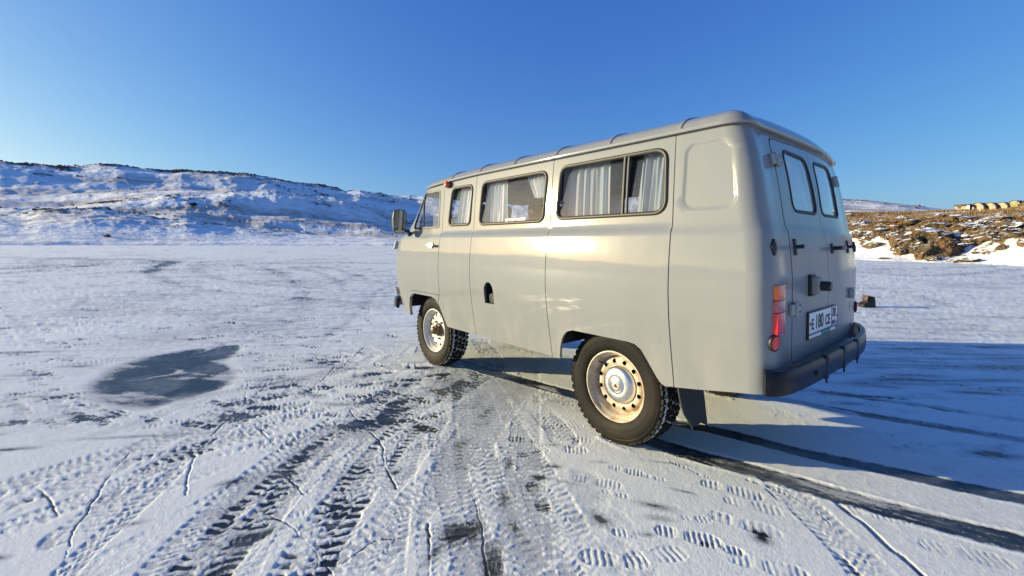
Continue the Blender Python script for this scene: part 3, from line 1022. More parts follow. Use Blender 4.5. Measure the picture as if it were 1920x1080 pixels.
def ring_mesh(name, X_, Y_, Z_, rock, grass, mat, closed):
    nr, na = X_.shape
    v = np.stack([X_, Y_, Z_], -1).reshape(-1, 3)
    cols = np.arange(na if closed else na - 1)
    i0 = np.arange(nr - 1)[:, None] * na + cols[None, :]
    i1 = np.arange(nr - 1)[:, None] * na + ((cols + 1) % na)[None, :]
    f = np.stack([i0, i0 + na, i1 + na, i1], -1).reshape(-1, 4)
    o = mesh_np(name, v, f, mat)
    for nm, d in (('rock', rock), ('grass', grass)):
        a = o.data.attributes.new(nm, 'FLOAT', 'POINT'); a.data.foreach_set('value', np.asarray(d, np.float32).ravel())
    return o


sky_pts = [(-900, 330), (-500, 315), (-200, 305), (0, 305), (25, 309), (62, 311), (100, 313), (150, 313), (185, 311), (220, 312), (260, 317), (300, 319), (340, 318), (380, 323), (420, 327), (460, 328), (500, 334), (545, 342),
           (570, 344), (600, 347), (650, 356), (675, 355), (720, 363), (780, 368), (900, 372), (1100, 372), (1300, 368), (1450, 372), (1575, 374), (1640, 378), (1700, 384), (1770, 392), (1850, 397), (1950, 400), (2200, 405), (2600, 410)]
mid_pts = [(-900, 400), (-300, 395), (0, 391), (110, 386), (250, 373), (330, 368), (390, 366), (435, 360), (469, 362), (492, 359), (517, 358), (533, 361), (567, 367), (629, 373), (671, 377), (712, 388), (733, 398), (765, 410),
           (850, 425), (1000, 435), (1575, 402), (1700, 410), (1950, 425), (2600, 430)]
low_pts = [(-900, 410), (-300, 402), (0, 400), (40, 401), (75, 394), (140, 389), (175, 390), (237, 397), (312, 406), (350, 407), (387, 416), (437, 424), (480, 429), (560, 436), (640, 441), (760, 444), (900, 446), (1000, 448), (1575, 430), (2600, 440)]
azs = np.concatenate([np.linspace(-D2R(54), D2R(54), 1150), np.linspace(D2R(54), 2 * math.pi - D2R(54), 150)[1:-1]])
azs_n = np.where(azs > math.pi, azs - 2 * math.pi, azs)
fs = lambda pts: np.interp(azs_n, *crest(pts))
e1, e2, e3 = fs(sky_pts), fs(mid_pts), fs(low_pts)
back = sstep(D2R(60), D2R(85), np.abs(azs_n))
nzb = fbm(azs_n * 3 + 50, azs_n * 0, 4, 2001)
e1 = e1 * (1 - back) + back * (.075 + .03 * nzb); e2 = e2 * (1 - back) + back * (.035 + .015 * nzb); e3 = e3 * (1 - back) + back * (.015 + .006 * nzb)
zc0 = CPOS[2]
wig = lambda s, a: 1 + .3 * a * fbm(azs_n * 9, azs_n * 0 + 3, 3, s)
RS = 215 * wig(2010, .05); R3_ = 400 * wig(2011, .05); R2_ = 760 * wig(2012, .06); R1_ = 1900 * wig(2013, .06)
z3, z2, z1 = zc0 + R3_ * e3, zc0 + R2_ * e2, zc0 + R1_ * e1
ctrl = [(RS - 6, -.4 + 0 * RS, 0, 0, 4), (RS + 4, .9 + .5 * fbm(azs_n * 16, azs_n * 0, 3, 2020), .05, .15, 30), (R3_ * .90, z3 * .78, .26, .28, 12), (R3_, z3, .40, .5, 8), (R3_ * 1.05, z3 * .985, .30, .55, 14),
        (R3_ * .4 + R2_ * .6, z3 * .62 + z2 * .38 - 2.0, .16, .42, 30), (R2_ * .94, z2 * .90, .30, .32, 10), (R2_, z2, .42, .45, 8), (R2_ * 1.04, z2 * .985, .2, .45, 14),
        (R2_ * .6 + R1_ * .4, z2 * .72 + z1 * .28 - 4.0, .10, .36, 40), (R1_ * .90, z1 * .87, .26, .30, 20), (R1_, z1, .56, .40, 10), (R1_ * 1.06, z1 * .97, .55, .3, 8), (R1_ * 1.6, z1 * .4, .2, .2, 4), (R1_ * 3, -20 + 0 * R1_, .2, .2, 0)]
X_, Y_, R_, Z_, K_, G_ = ring('hills', azs, ctrl, HILL, 1, 0)
rt_ = sstep(-.15, -.45, azs_n)[None, :]
K_ = K_ * (1 - .6 * rt_); G_ = G_ + .22 * rt_
sc_ = np.clip(Z_ / 14, 0.0, 1)
lr_ = np.log(R_); tA = (azs_n)[None, :] + 0 * R_
n_a = fbm(tA * 11, lr_ * 9, 4, 2030); n_b = fbm(tA * 50, lr_ * 34, 4, 2040, .6); n_c = fbm(tA * 210, lr_ * 130, 3, 2050, .6)
rk = K_ - .07 + .50 * n_b + .45 * n_a + .30 * n_c
rockm = sstep(.42, .66, rk)
dz = (1.4 * n_a + .35 * n_b * (.3 + 1.5 * rockm)) * sc_ * np.clip(R_ / 420, .35, 3.0)
dz += rockm * np.abs(n_c) * 1.0 * np.clip(R_ / 450, .5, 3.0) * sc_
drift = fbm((X_ * RGT2[0] + Y_ * RGT2[1]) * .018, (X_ * FWD2[0] + Y_ * FWD2[1]) * .03, 5, 2060)
angn = fbm((azs_n * 15)[None, :] + 0 * R_, np.log(R_) * 5.5, 5, 2063, .55)
dz += R_ * .0062 * angn * sc_ * (1 - .7 * rt_) + 1.0 * drift * sc_ + .35 * fbm(tA * 90, lr_ * 60, 3, 2065) * sc_
Zh = Z_ + dz
rock_h = np.clip(rk + .04, 0, 1) * .95
grass_h = np.clip(G_ + .18 + .5 * fbm(tA * 8, lr_ * 22, 4, 2070) + .1 * n_b - .12, 0, 1)
hills = ring_mesh('hills', X_, Y_, Zh, rock_h, grass_h, HILL, True)
tag(hills, 'snow-covered hills with dark rocky crests round the lake', None, None, 'structure')
HX, HY, HZ_, HK = X_, Y_, Zh, rk


# --- the nearer bank on the right, with ochre rock ---
shore_px = [(1380, 478), (1480, 482), (1560, 485), (1600, 487), (1650, 489), (1700, 491), (1750, 493), (1800, 494), (1860, 496), (1920, 499), (2050, 503), (2300, 512), (2700, 520)]
sa = np.array([(px_az(*p)[0], np.linalg.norm(gp(*p)[:2] - C0)) for p in shore_px]); sa = sa[np.argsort(sa[:, 0])]
b_top = [(1380, 462), (1480, 462), (1560, 464), (1600, 466), (1680, 462), (1740, 456), (1800, 462), (1860, 452), (1920, 448), (2050, 440), (2700, 440)]
b_mid = [(1380, 440), (1480, 436), (1560, 432), (1600, 430), (1680, 420), (1740, 414), (1800, 412), (1860, 414), (1920, 416), (2050, 415), (2700, 420)]
b_up = [(1380, 425), (1480, 420), (1560, 413), (1600, 410), (1680, 408), (1740, 406), (1800, 402), (1860, 400), (1920, 398), (2050, 395), (2700, 400)]
b_crest = [(1380, 415), (1480, 408), (1560, 402), (1600, 400), (1680, 399), (1720, 399), (1760, 397), (1790, 396), (1850, 396), (1885, 394.5), (1908, 391), (1920, 382), (1950, 374), (2050, 366), (2700, 385)]
ba0, ba1 = px_az(1400, 480)[0], px_az(2500, 500)[0]
azb = np.linspace(min(ba0, ba1), max(ba0, ba1), 720)
fb_ = lambda pts: np.interp(azb, *crest(pts))
rsh = np.interp(azb, sa[:, 0], sa[:, 1]) * (1 + .03 * fbm(azb * 14, azb * 0, 3, 2100))
edge = sstep(0, .06, np.abs(azb - azb.max())) * sstep(0, .10, np.abs(azb - azb.min()))
lift = lambda r, e: (zc0 + r * e) * edge - (1 - edge) * .5
r1b, r2b, r3b, r4b = rsh + 6, rsh * .3 + 46 + 0 * rsh, 88 + 0 * rsh, 118 + 0 * rsh
ctrl = [(rsh - 2, -.3 + 0 * rsh, 0, 0, 4), (rsh + .6, lift(rsh + .6, np.interp(azb, *crest(shore_px))) * 0 + .12 * edge - (1 - edge) * .3, .25, .05, 26), (r1b, lift(r1b, fb_(b_top)), .40, .30, 30), (r2b, lift(r2b, fb_(b_mid)), .58, .60, 24),
        (r3b, lift(r3b, fb_(b_up)), .50, .62, 20), (r4b, lift(r4b, fb_(b_crest)), .34, .50, 8), (r4b + 14, lift(r4b + 14, fb_(b_crest)) - .9, .3, .4, 8), (r4b + 60, -1 + 0 * rsh, .2, .2, 0)]
X_, Y_, R_, Z_, K_, G_ = ring('bank', azb, ctrl, BANK, 1, 0)
n_a = fbm(X_ * .10, Y_ * .10, 4, 2110); n_b = fbm(X_ * .42, Y_ * .42, 4, 2120, .6); n_c = fbm(X_ * 1.7, Y_ * 1.7, 3, 2130, .6)
n_l = fbm(X_ * .045 + 9, Y_ * .045, 3, 2105)
rk = K_ + .40 * n_a + .24 * n_b + .12 * n_c + .45 * n_l - .10
rm = sstep(.44, .62, rk)
hs = np.clip(Z_ / 1.2, 0, 1) * (.35 + .65 * sstep(115, 95, R_))
Zb = Z_ + hs * (.35 * n_a + .22 * n_b + rm * (.10 + .22 * np.abs(n_b) + .10 * n_c))
grass_b = np.clip(G_ + .45 * fbm(X_ * .2, Y_ * .2, 3, 2140) - .05, 0, 1) * sstep(.2, .9, Z_)
bank = ring_mesh('shore_bank', X_, Y_, Zb, np.clip(rk * .95, 0, 1), grass_b, BANK, False)
tag(bank, 'low shore bank of snow, dry grass and ochre rock', None, None, 'structure')
# ----------------------------------------------------------------------------------------------
# the van's body surface
# ----------------------------------------------------------------------------------------------
def pchip(x, y):
    x = np.array(x, float); y = np.array(y, float)
    h = np.diff(x); d = np.diff(y) / h; m = np.zeros_like(y)
    for i in range(1, len(x) - 1):
        if d[i - 1] * d[i] > 0:
            w1 = 2 * h[i] + h[i - 1]; w2 = h[i] + 2 * h[i - 1]
            m[i] = (w1 + w2) / (w1 / d[i - 1] + w2 / d[i])
    m[0] = d[0]; m[-1] = d[-1]

    def f(q):
        q = np.clip(np.asarray(q, float), x[0], x[-1])
        k = np.clip(np.searchsorted(x, q) - 1, 0, len(h) - 1)
        t = (q - x[k]) / h[k]
        return ((2 * t**3 - 3 * t**2 + 1) * y[k] + (t**3 - 2 * t**2 + t) * h[k] * m[k]
                + (-2 * t**3 + 3 * t**2) * y[k + 1] + (t**3 - t**2) * h[k] * m[k + 1])
    return f


BW = pchip([.42, .5, .6, .75, .92, 1.05, 1.18, 1.28, 1.330, 1.347, 1.356, 1.365, 1.385, 1.5, 1.7, 1.92],
           [.885, .900, .918, .944, .966, .972, .966, .955, .949, .944, .937, .931, .928, .921, .906, .884])
BXR = pchip([.42, .55, .66, .9, 1.08, 1.2, 1.330, 1.347, 1.356, 1.365, 1.385, 1.65, 1.84, 1.92],
            [-.912, -.926, -.935, -.939, -.939, -.931, -.917, -.913, -.907, -.903, -.899, -.856, -.810, -.785])
BXN = pchip([.42, .6, .8, 1.0, 1.2, 1.28, 1.34, 1.38, 1.42, 1.92], [3.07, 3.10, 3.13, 3.14, 3.13, 3.11, 3.06, 2.95, 2.89, 2.50])
RR, RF = .095, .40


def bxc(z): return BXN(z) - RF


def emboss_sd(s, z):
    cx, cz, hx, hz, r = -.672, 1.625, .146, .182, .072
    qx = np.abs(s - cx + .012 * (z - cz) / .178) - hx + r; qz = np.abs(z - cz) - hz + r
    return np.hypot(np.maximum(qx, 0), np.maximum(qz, 0)) + np.minimum(np.maximum(qx, qz), 0) - r


def surf0(s, z):
    """left half of the body shell.  s runs from the nose (large) along the side (s = x) round the tail; s = -1.70 is the middle of the tail"""
    s = np.asarray(s, float) + 0 * np.asarray(z, float); z = np.asarray(z, float) + 0 * s
    w = BW(z); xc = bxc(z); xrc = BXR(z) + RR
    x = s.copy(); y = w.copy()
    m = (s < -.45) & (s >= -.80); x = np.where(m, -.45 + (s + .45) / .35 * (-.45 - xrc), x)
    th = np.clip((-.80 - s) / .10, 0, 1) * np.pi / 2
    m = s < -.80
    x = np.where(m, xrc - RR * np.sin(th), x); y = np.where(m, w - RR + RR * np.cos(th), y)
    m = s < -.90; t = np.clip((-.9 - s) / .1, 0, 1)
    y = np.where(m, np.where(s > -1.0, (w - RR) * (1 - t) + .70 * t, s + 1.70), y)
    m = s > xc; th = np.clip((s - xc) / RF, 0, np.pi / 2)
    x = np.where(m, xc + RF * np.sin(th), x); y = np.where(m, w - RF + RF * np.cos(th), y)
    m = s > xc + RF * np.pi / 2
    y = np.where(m, w - RF - (s - xc - RF * np.pi / 2), y)
    x = x - .02 * sstep(.66, .86, y) * np.clip((-.5 - x) / .4, 0, 1)
    return np.stack([x, y, z], -1)


def surfn0(s, z):
    e = 3e-4
    a = surf0(s + e, z) - surf0(s - e, z); b = surf0(s, z + e) - surf0(s, z - e)
    n = -np.cross(a, b)
    return n / (np.linalg.norm(n, axis=-1, keepdims=True) + 1e-12)


def surf(s, z):
    p = surf0(s, z)
    d = .006 * sstep(0, -.024, emboss_sd(s, z))
    # gentle dents so that the sheet metal does not mirror like a lathe
    d = d + .0012 * np.sin(2.1 * np.asarray(s) + 1.3 * np.asarray(z)) * np.sin(3.7 * np.asarray(z) + .6)
    return p - surfn0(s, z) * np.asarray(d)[..., None]


def surfn(s, z):
    e = 6e-4
    a = surf(s + e, z) - surf(s - e, z); b = surf(s, z + e) - surf(s, z - e)
    n = -np.cross(a, b)
    return n / (np.linalg.norm(n, axis=-1, keepdims=True) + 1e-12)


def resample(loop, step):
    loop = np.asarray(loop, float)
    o = []
    for i in range(len(loop)):
        a = loop[i]; b = loop[(i + 1) % len(loop)]
        n = max(1, int(np.ceil(np.linalg.norm(b - a) / step)))
        o += [a + (b - a) * k / n for k in range(n)]
    return np.array(o)


def in_poly(pt, poly):
    x, y = pt[:, 0], pt[:, 1]; c = np.zeros(len(pt), bool)
    for i in range(len(poly)):
        (x1, y1), (x2, y2) = poly[i - 1], poly[i]
        if y1 == y2: continue
        h = ((y1 > y) != (y2 > y)) & (x < (x2 - x1) * (y - y1) / (y2 - y1) + x1)
        c ^= h
    return c


def poly_dist(pt, poly):
    d = np.full(len(pt), 1e9)
    for i in range(len(poly)):
        a = poly[i - 1]; b = poly[i]; ab = b - a
        t = np.clip(((pt - a) @ ab) / (ab @ ab + 1e-12), 0, 1)
        d = np.minimum(d, np.linalg.norm(pt - a - t[:, None] * ab, axis=1))
    return d


def area2(l):
    l = np.asarray(l); return .5 * np.sum(l[:, 0] * np.roll(l[:, 1], -1) - np.roll(l[:, 0], -1) * l[:, 1])


def roundpoly(pts, r, n=6):
    """polygon with rounded corners; r a number or one per corner"""
    pts = np.asarray(pts, float); N = len(pts); o = []
    rs = r if hasattr(r, '__len__') else [r] * N
    for i in range(N):
        p = pts[i]; a = pts[i - 1] - p; b = pts[(i + 1) % N] - p
        la, lb = np.linalg.norm(a), np.linalg.norm(b); a = a / la; b = b / lb
        if rs[i] <= 0: o.append(p); continue
        ang = math.acos(np.clip(a @ b, -1, 1)); t = min(rs[i] / math.tan(ang / 2), la * .49, lb * .49)
        p0 = p + a * t; p1 = p + b * t
        for k in range(n + 1):
            q = k / n
            o.append((1 - q)**2 * p0 + 2 * q * (1 - q) * p + q * q * p1)
    return np.array(o)


def cdt2(outer, holes, spacing, extra=None):
    loops = [outer] + list(holes)
    V = []; E = []
    for l in loops:
        b = len(V); n = len(l)
        V += [tuple(p) for p in l]; E += [(b + i, b + (i + 1) % n) for i in range(n)]
    x0, z0 = outer.min(0); x1, z1 = outer.max(0)
    sx, sz = spacing if hasattr(spacing, '__len__') else (spacing, spacing)
    gx, gz = np.meshgrid(np.arange(x0, x1, sx), np.arange(z0, z1, sz))
    gx = gx + (np.arange(gx.shape[0]) % 2)[:, None] * sx * .5
    pt = np.stack([gx.ravel(), gz.ravel()], -1)
    if extra is not None and len(extra):
        pt = np.concatenate([extra, pt])
    ok = in_poly(pt, outer)
    for h in holes: ok &= ~in_poly(pt, h)
    pt = pt[ok]
    d = np.full(len(pt), 1e9)
    for l in loops: d = np.minimum(d, poly_dist(pt, l))
    pt = pt[d > .35 * min(sx, sz)]
    V += [tuple(p) for p in pt]
    vo, eo, fo = delaunay_2d_cdt([Vector(v) for v in V], E, [], 0, 1e-7)[:3]
    vo = np.array([(v.x, v.y) for v in vo]); fo = np.array([f for f in fo if len(f) == 3])
    cen = vo[fo].mean(1)
    ok = in_poly(cen, outer)
    for h in holes: ok &= ~in_poly(cen, h)
    fo = fo[ok]
    a = vo[fo[:, 0]]; b = vo[fo[:, 1]]; c = vo[fo[:, 2]]
    ar = (b[:, 0] - a[:, 0]) * (c[:, 1] - a[:, 1]) - (b[:, 1] - a[:, 1]) * (c[:, 0] - a[:, 0])
    fo = fo[np.abs(ar) > 1e-12]; ar = ar[np.abs(ar) > 1e-12]
    fo[ar < 0] = fo[ar < 0][:, ::-1]
    return vo, fo


def boundary_loops(fo):
    e = {}
    for f in fo:
        for i in range(3):
            e[(f[i], f[(i + 1) % 3])] = 1
    return [(a, b) for (a, b) in e if (b, a) not in e]


def panel(name, outer, holes, mat, parent, off=0.0, spacing=.04, thick=.014, right=False, step=.022, lip=.003, extra=None):
    """sheet-metal panel on the body surface, with turned-in edges; right = the mirrored one"""
    outer = np.asarray(outer, float)
    if area2(outer) < 0: outer = outer[::-1]
    outer = resample(outer, step); holes = [resample(h, step) for h in holes]
    vo, fo = cdt2(outer, holes, spacing, extra)
    n = surfn(vo[:, 0], vo[:, 1]); P = surf(vo[:, 0], vo[:, 1]) + n * (off(vo[:, 1])[:, None] if callable(off) else off)
    # (s, z) runs so that counter-clockwise faces look inward on the left side
    fo = fo[:, ::-1]
    bl = boundary_loops(fo)
    V = list(P); Nn = list(n * (0 if callable(off) else 1)); F = [list(f) for f in fo]
    if thick > 0:
        idx = {}
        for a, b in bl:
            for q in (a, b):
                if q not in idx:
                    idx[q] = (len(V), len(V) + 1)
                    V.append(P[q].copy()); Nn.append(np.zeros(3)); V.append(P[q] - n[q] * thick); Nn.append(np.zeros(3))
        for a, b in bl:
            F.append([idx[b][0], idx[a][0], idx[a][1], idx[b][1]])
    V = np.array(V); Nn = np.array(Nn)
    if right:
        V[:, 1] *= -1; Nn[:, 1] *= -1; F = [f[::-1] for f in F]
    return mesh_np(name, V, F, mat, parent, True, Nn)


def sweep_loop(loop, prof, step=.02):
    """rubber seal: profile (out, up) swept round a closed loop in (s, z)"""
    loop = np.asarray(loop, float)
    if area2(loop) < 0: loop = loop[::-1]
    loop = resample(loop, step)
    t = np.roll(loop, -1, 0) - np.roll(loop, 1, 0)
    o = np.stack([t[:, 1], -t[:, 0]], -1); o /= np.linalg.norm(o, axis=1, keepdims=True)
    P = surf0(loop[:, 0], loop[:, 1]); n = surfn0(loop[:, 0], loop[:, 1])
    e = 1e-3
    O = (surf0(loop[:, 0] + o[:, 0] * e, loop[:, 1] + o[:, 1] * e) - P); O /= np.linalg.norm(O, axis=1, keepdims=True)
    k = len(prof); V = []; F = []
    for i in range(len(loop)):
        for (a, b) in prof: V.append(P[i] + O[i] * a + n[i] * b)
    N = len(loop)
    for i in range(N):
        j = (i + 1) % N
        for q in range(k):
            F.append([i * k + q, i * k + (q + 1) % k, j * k + (q + 1) % k, j * k + q])
    return np.array(V), F


SEAL = [(-.011, -.010), (-.011, .003), (-.006, .007), (.003, .009), (.010, .007), (.013, .003), (.013, -.004)]
BEAD = [(-.001, .007), (-.0012, .0095), (0, .0105), (.0025, .0105), (.0045, .0095), (.004, .007)]


def mirror_y(V, F):
    V = np.array(V); V[:, 1] *= -1
    return V, [f[::-1] for f in F]


def inset(loop, d):
    loop = np.asarray(loop, float)
    if area2(loop) < 0: loop = loop[::-1]
    t = np.roll(loop, -1, 0) - np.roll(loop, 1, 0)
    o = np.stack([-t[:, 1], t[:, 0]], -1); o /= np.linalg.norm(o, axis=1, keepdims=True) + 1e-12
    return loop + o * d


def window(loop, parent, pname='side_window', right=False, glass=GLASS, bead=True, split=None, k=1.0):
    V, F = sweep_loop(loop, [(a * k, b * k) for a, b in SEAL])
    if right: V, F = mirror_y(V, F)
    w = MB().add(V, F).build(pname, RUBBER, parent, angle=60)
    panes = [inset(loop, .004)]
    if split is not None:
        l = resample(panes[0], .02)
        a = l.copy(); a[:, 0] = np.maximum(a[:, 0], split + .002); b = l.copy(); b[:, 0] = np.minimum(b[:, 0], split - .002)
        panes = [a, b]
    for i, l in enumerate(panes):
        if split is not None:
            k = [0]
            for q in range(1, len(l)):
                if np.linalg.norm(l[q] - l[k[-1]]) > 1e-4: k.append(q)
            l = l[k]
        panel('window_pane', l, [], GLASS_DARK if (split is not None and glass is GLASS) else glass, w, off=(-.004 if not bead else lambda z, i=i: (-.004 if i == 0 else -.008) - (z - 1.44) * .085), spacing=.06, thick=0, right=right)
    if bead:
        V, F = sweep_loop(loop, BEAD)
        if right: V, F = mirror_y(V, F)
        MB().add(V, F).build('window_trim', TRIM, w, angle=60)
    return w


def zg(x):
    """height of the rain gutter"""
    x = np.asarray(x, float)
    return 1.876 - .052 * np.clip((x - 1.2) / 1.3, 0, 2)**2


GAP = .0028
ZB = .478
XD, XB, X12, XQ = 1.912, 1.384, .452, -.474
van = empty('van')
tag(van, 'pale grey van with curtained windows parked on the snowy ice', 'van')


def top_edge(s0, s1, n=14):
    s = np.linspace(s0, s1, n)
    return [(a, float(zg(a)) + .006) for a in s]


W1 = roundpoly([(1.797, 1.442), (1.450, 1.442), (1.436, 1.784), (1.766, 1.784)], [.05, .05, .055, .06])
W2 = roundpoly([(1.300, 1.436), (.526, 1.436), (.510, 1.788), (1.286, 1.788)], [.055, .06, .06, .06])
W3 = roundpoly([(.392, 1.446), (-.430, 1.446), (-.418, 1.797), (.370, 1.797)], [.06, .075, .075, .065])
DW = roundpoly([(2.492, 1.428), (1.974, 1.428), (1.992, 1.790), (2.335, 1.785)], [.02, .025, .04, .03])
WR = roundpoly([(-1.258, 1.455), (-1.655, 1.455), (-1.632, 1.782), (-1.262, 1.788)], [.06, .06, .06, .06])


def sdoor(z): return bxc(z) + .185


ARCH_F = [(2.615, ZB + .012), (2.605, .60), (2.565, .69), (2.50, .735), (2.44, .748), (2.08, .748), (2.01, .730), (1.955, .665), (1.86, ZB)]
LIP_F = [(2.668, .500), (2.640, .60), (2.60, .705), (2.52, .764), (2.45, .777), (2.06, .777), (1.93, .777)]
ARCH_R = [(.385, ZB), (.376, .505), (.360, .57), (.338, .625), (.315, .66), (.280, .688), (.228, .704), (-.20, .705), (-.248, .700), (-.287, .676), (-.325, .615), (-.373, .533), (-.398, .502), (-.42, .492)]


def quarter_loop():
    o = [(XQ - GAP, .502)]
    for s, z in [(-.6, .526), (-.75, .560), (-.86, .582), (-1.0, .588), (-1.7, .590)]: o.append((s, z))
    o += [(-1.7, .668), (-1.12, .668), (-1.097, .70)]
    o += [(-1.0965, z) for z in np.linspace(.75, 1.33, 8)] + [(-1.0965, 1.347), (-1.0965, 1.365), (-1.0965, 1.385)]
    o += [(-1.0985, z) for z in np.linspace(1.45, 1.79, 6)]
    o += [(-1.113, 1.822), (-1.14, 1.838), (-1.7, 1.852), (-1.7, 1.898), (-1.3, 1.892), (-1.0, 1.884), (-.8, 1.882)]
    o += [(XQ - GAP, 1.882)]
    return o


def on_body0(s, z, off=0.0, right=False):
    p = surf0(s, z) + surfn0(s, z) * off
    if right: p[1] *= -1
    return Vector(p)


def body_side(right):
    R = right
    dlf = [(sdoor(z) - GAP, z) for z in np.linspace(.575, 1.82, 30)]
    door = [(XD + GAP, .777 + GAP)] + [(XD + GAP, z) for z in (1.0, 1.2, 1.30, 1.347, 1.356, 1.365, 1.45, 1.6)] + top_edge(XD + GAP, 2.33) + dlf[::-1]
    door += [(2.672, .500 + .004)] + [(a + .001, b + GAP) for a, b in LIP_F[1:]]
    d = panel('front_door', door, [DW], PAINT, van, right=R, spacing=(.03, .035))
    fend = ARCH_F[:8] + [(1.972, .700), (1.93, .777 - GAP)] + [(a, b - .001) for a, b in LIP_F[::-1]][1:]
    panel('wheel_arch_lip', fend, [], PAINT, van, right=R, spacing=.02, off=.003, thick=.03)
    pil = [(XB + GAP, ZB), (1.86, ZB), (1.955 - .002, .665), (1.968, .700), (1.925, .777), (XD - GAP, .79)]
    pil += [(XD - GAP, z) for z in (1.0, 1.2, 1.30, 1.347, 1.356, 1.365, 1.45, 1.6)] + top_edge(XD - GAP, XB + GAP)
    pio = panel('body_panel', pil, [W1], PAINT, van, right=R, thick=.02)
    holes2 = [W2]
    if not R:
        holes2.append(FILL)
    p1 = [(X12 + GAP, ZB), (XB - GAP, ZB), (XB - GAP, .9), (XB - GAP, 1.347), (XB - GAP, 1.365)] + top_edge(XB - GAP, X12 + GAP) + [(X12 + GAP, 1.365), (X12 + GAP, 1.347), (X12 + GAP, .9)]
    pp = panel('body_panel', p1, holes2, PAINT, van, right=R, thick=.02)
    p2 = [(XQ + GAP, .502)] + ARCH_R[::-1] + [(X12 - GAP, ZB), (X12 - GAP, .9), (X12 - GAP, 1.347), (X12 - GAP, 1.365)] + top_edge(X12 - GAP, XQ + GAP) + [(XQ + GAP, 1.365), (XQ + GAP, 1.347), (XQ + GAP, .9)]
    p2o = panel('body_panel', p2, [W3], PAINT, van, right=R, thick=.02)
    if R:
        for q_, h_, o_ in ((p1, [W2], pp), (p2, [W3], p2o), (pil, [W1], pio)):
            panel('wall_lining', q_, h_, LININGM, o_, off=-.040, spacing=.14, thick=0, right=True, step=.05)
    # extra points where the surface bends hardest
    ex = [(s, z) for s in np.linspace(-.905, -.795, 13) for z in np.arange(.51, 1.88, .045)]
    th = np.linspace(0, 2 * np.pi, 150, endpoint=False)
    for g in np.linspace(1.05, .80, 15):
        for t in th:
            c, s_ = math.cos(t), math.sin(t)
            k = (abs(c)**4.2 + abs(s_)**4.2)**(-1 / 4.2)
            ex.append((-.672 + .146 * g * k * c, 1.625 + .182 * g * k * s_))
    q = panel('rear_quarter_panel', quarter_loop(), [], PAINT, van, right=R, thick=.014, extra=np.array(ex), spacing=(.05, .03))
    # rear door
    g = GAP
    rd = [(-1.7 + g, .668 + 2 * g), (-1.125, .668 + 2 * g), (-1.104 - g, .70)] + [(-1.1 - g, z) for z in np.linspace(.75, 1.33, 8)]
    rd += [(-1.1 - g, 1.347), (-1.1 - g, 1.365), (-1.1 - g, 1.385)] + [(-1.102 - g, z) for z in np.linspace(1.45, 1.785, 6)]
    rd += [(-1.117 - g, 1.817), (-1.145, 1.831), (-1.7 + g, 1.846)]
    rdo = panel('rear_door', rd, [WR], PAINT, van, right=R, thick=.02, spacing=(.05, .03), off=.002)
    window(WR, rdo, 'rear_window', R, GLASS_FROST, bead=False, k=.8)
    # nose with the windscreen opening
    n0 = [(sdoor(z) + GAP, z) for z in np.linspace(.575, 1.82, 30)]
    def mid(z): return bxc(z) + RF * np.pi / 2 + BW(z) - RF
    nz = n0[:1] + [(mid(.56), .56)] + [(mid(z), z) for z in np.linspace(.6, 1.88, 24)] + [(sdoor(1.82) + .3, 1.87), (sdoor(1.82) + .1, 1.85)] + n0[1:][::-1]
    ws = roundpoly([(bxc(1.42) + .24, 1.42), (mid(1.42) - .03, 1.42), (mid(1.79) - .03, 1.79), (bxc(1.79) + .26, 1.79)], .05)
    panel('nose_panel', nz, [ws], PAINT, van, right=R, spacing=(.04, .04))
    window(ws, van, 'windscreen', R, GLASS, bead=False)
    w = window(W1, van, 'side_window', R)
    window(W2, van, 'side_window', R)
    w3 = window(W3, van, 'side_window', R, split=-.163)
    m = MB()
    for ds, of, wd in ((.012, .000, .018), (-.012, -.004, .016)):
        m.tube([on_body0(-.163 + ds, z, of, R) for z in np.linspace(1.444, 1.799, 6)], wd * .6, 6)
    m.build('sliding_pane_post', RUBBER, w3)
    # door window: thin black frame, quarter-light post
    V, F = sweep_loop(DW, [(-.010, -.010), (-.010, .003), (.0, .005), (.008, .003), (.008, -.004)])
    if R: V, F = mirror_y(V, F)
    dw = MB().add(V, F).build('door_window', RUBBER, d, angle=60)
    return d, dw, pp


FILL = [(1.186, .783)] + [(1.122 + .064 * math.cos(t), .880 + .080 * math.sin(t)) for t in np.linspace(0, math.pi, 14)] + [(1.058, .783)]
FILL = np.array(FILL)
doorL, dwL, sideL = body_side(False)
doorR, dwR, sideR = body_side(True)


def on_body(s, z, off=0.0, right=False):
    p = surf0(s, z); n = surfn0(s, z); p = p + n * off
    if right: p[1] *= -1
    return Vector(p)


def frame_at(s, z, right=False):
    """rotation: local x along the body (towards larger s), local y = up, local z = outward normal"""
    n = surfn0(s, z); up = surf0(s, z + 1e-3) - surf0(s, z); up = up / np.linalg.norm(up)
    n = n.copy(); up = up.copy()
    if right: n[1] *= -1; up[1] *= -1
    x = np.cross(up, n)
    return Matrix((tuple(x), tuple(up), tuple(n))).transposed()


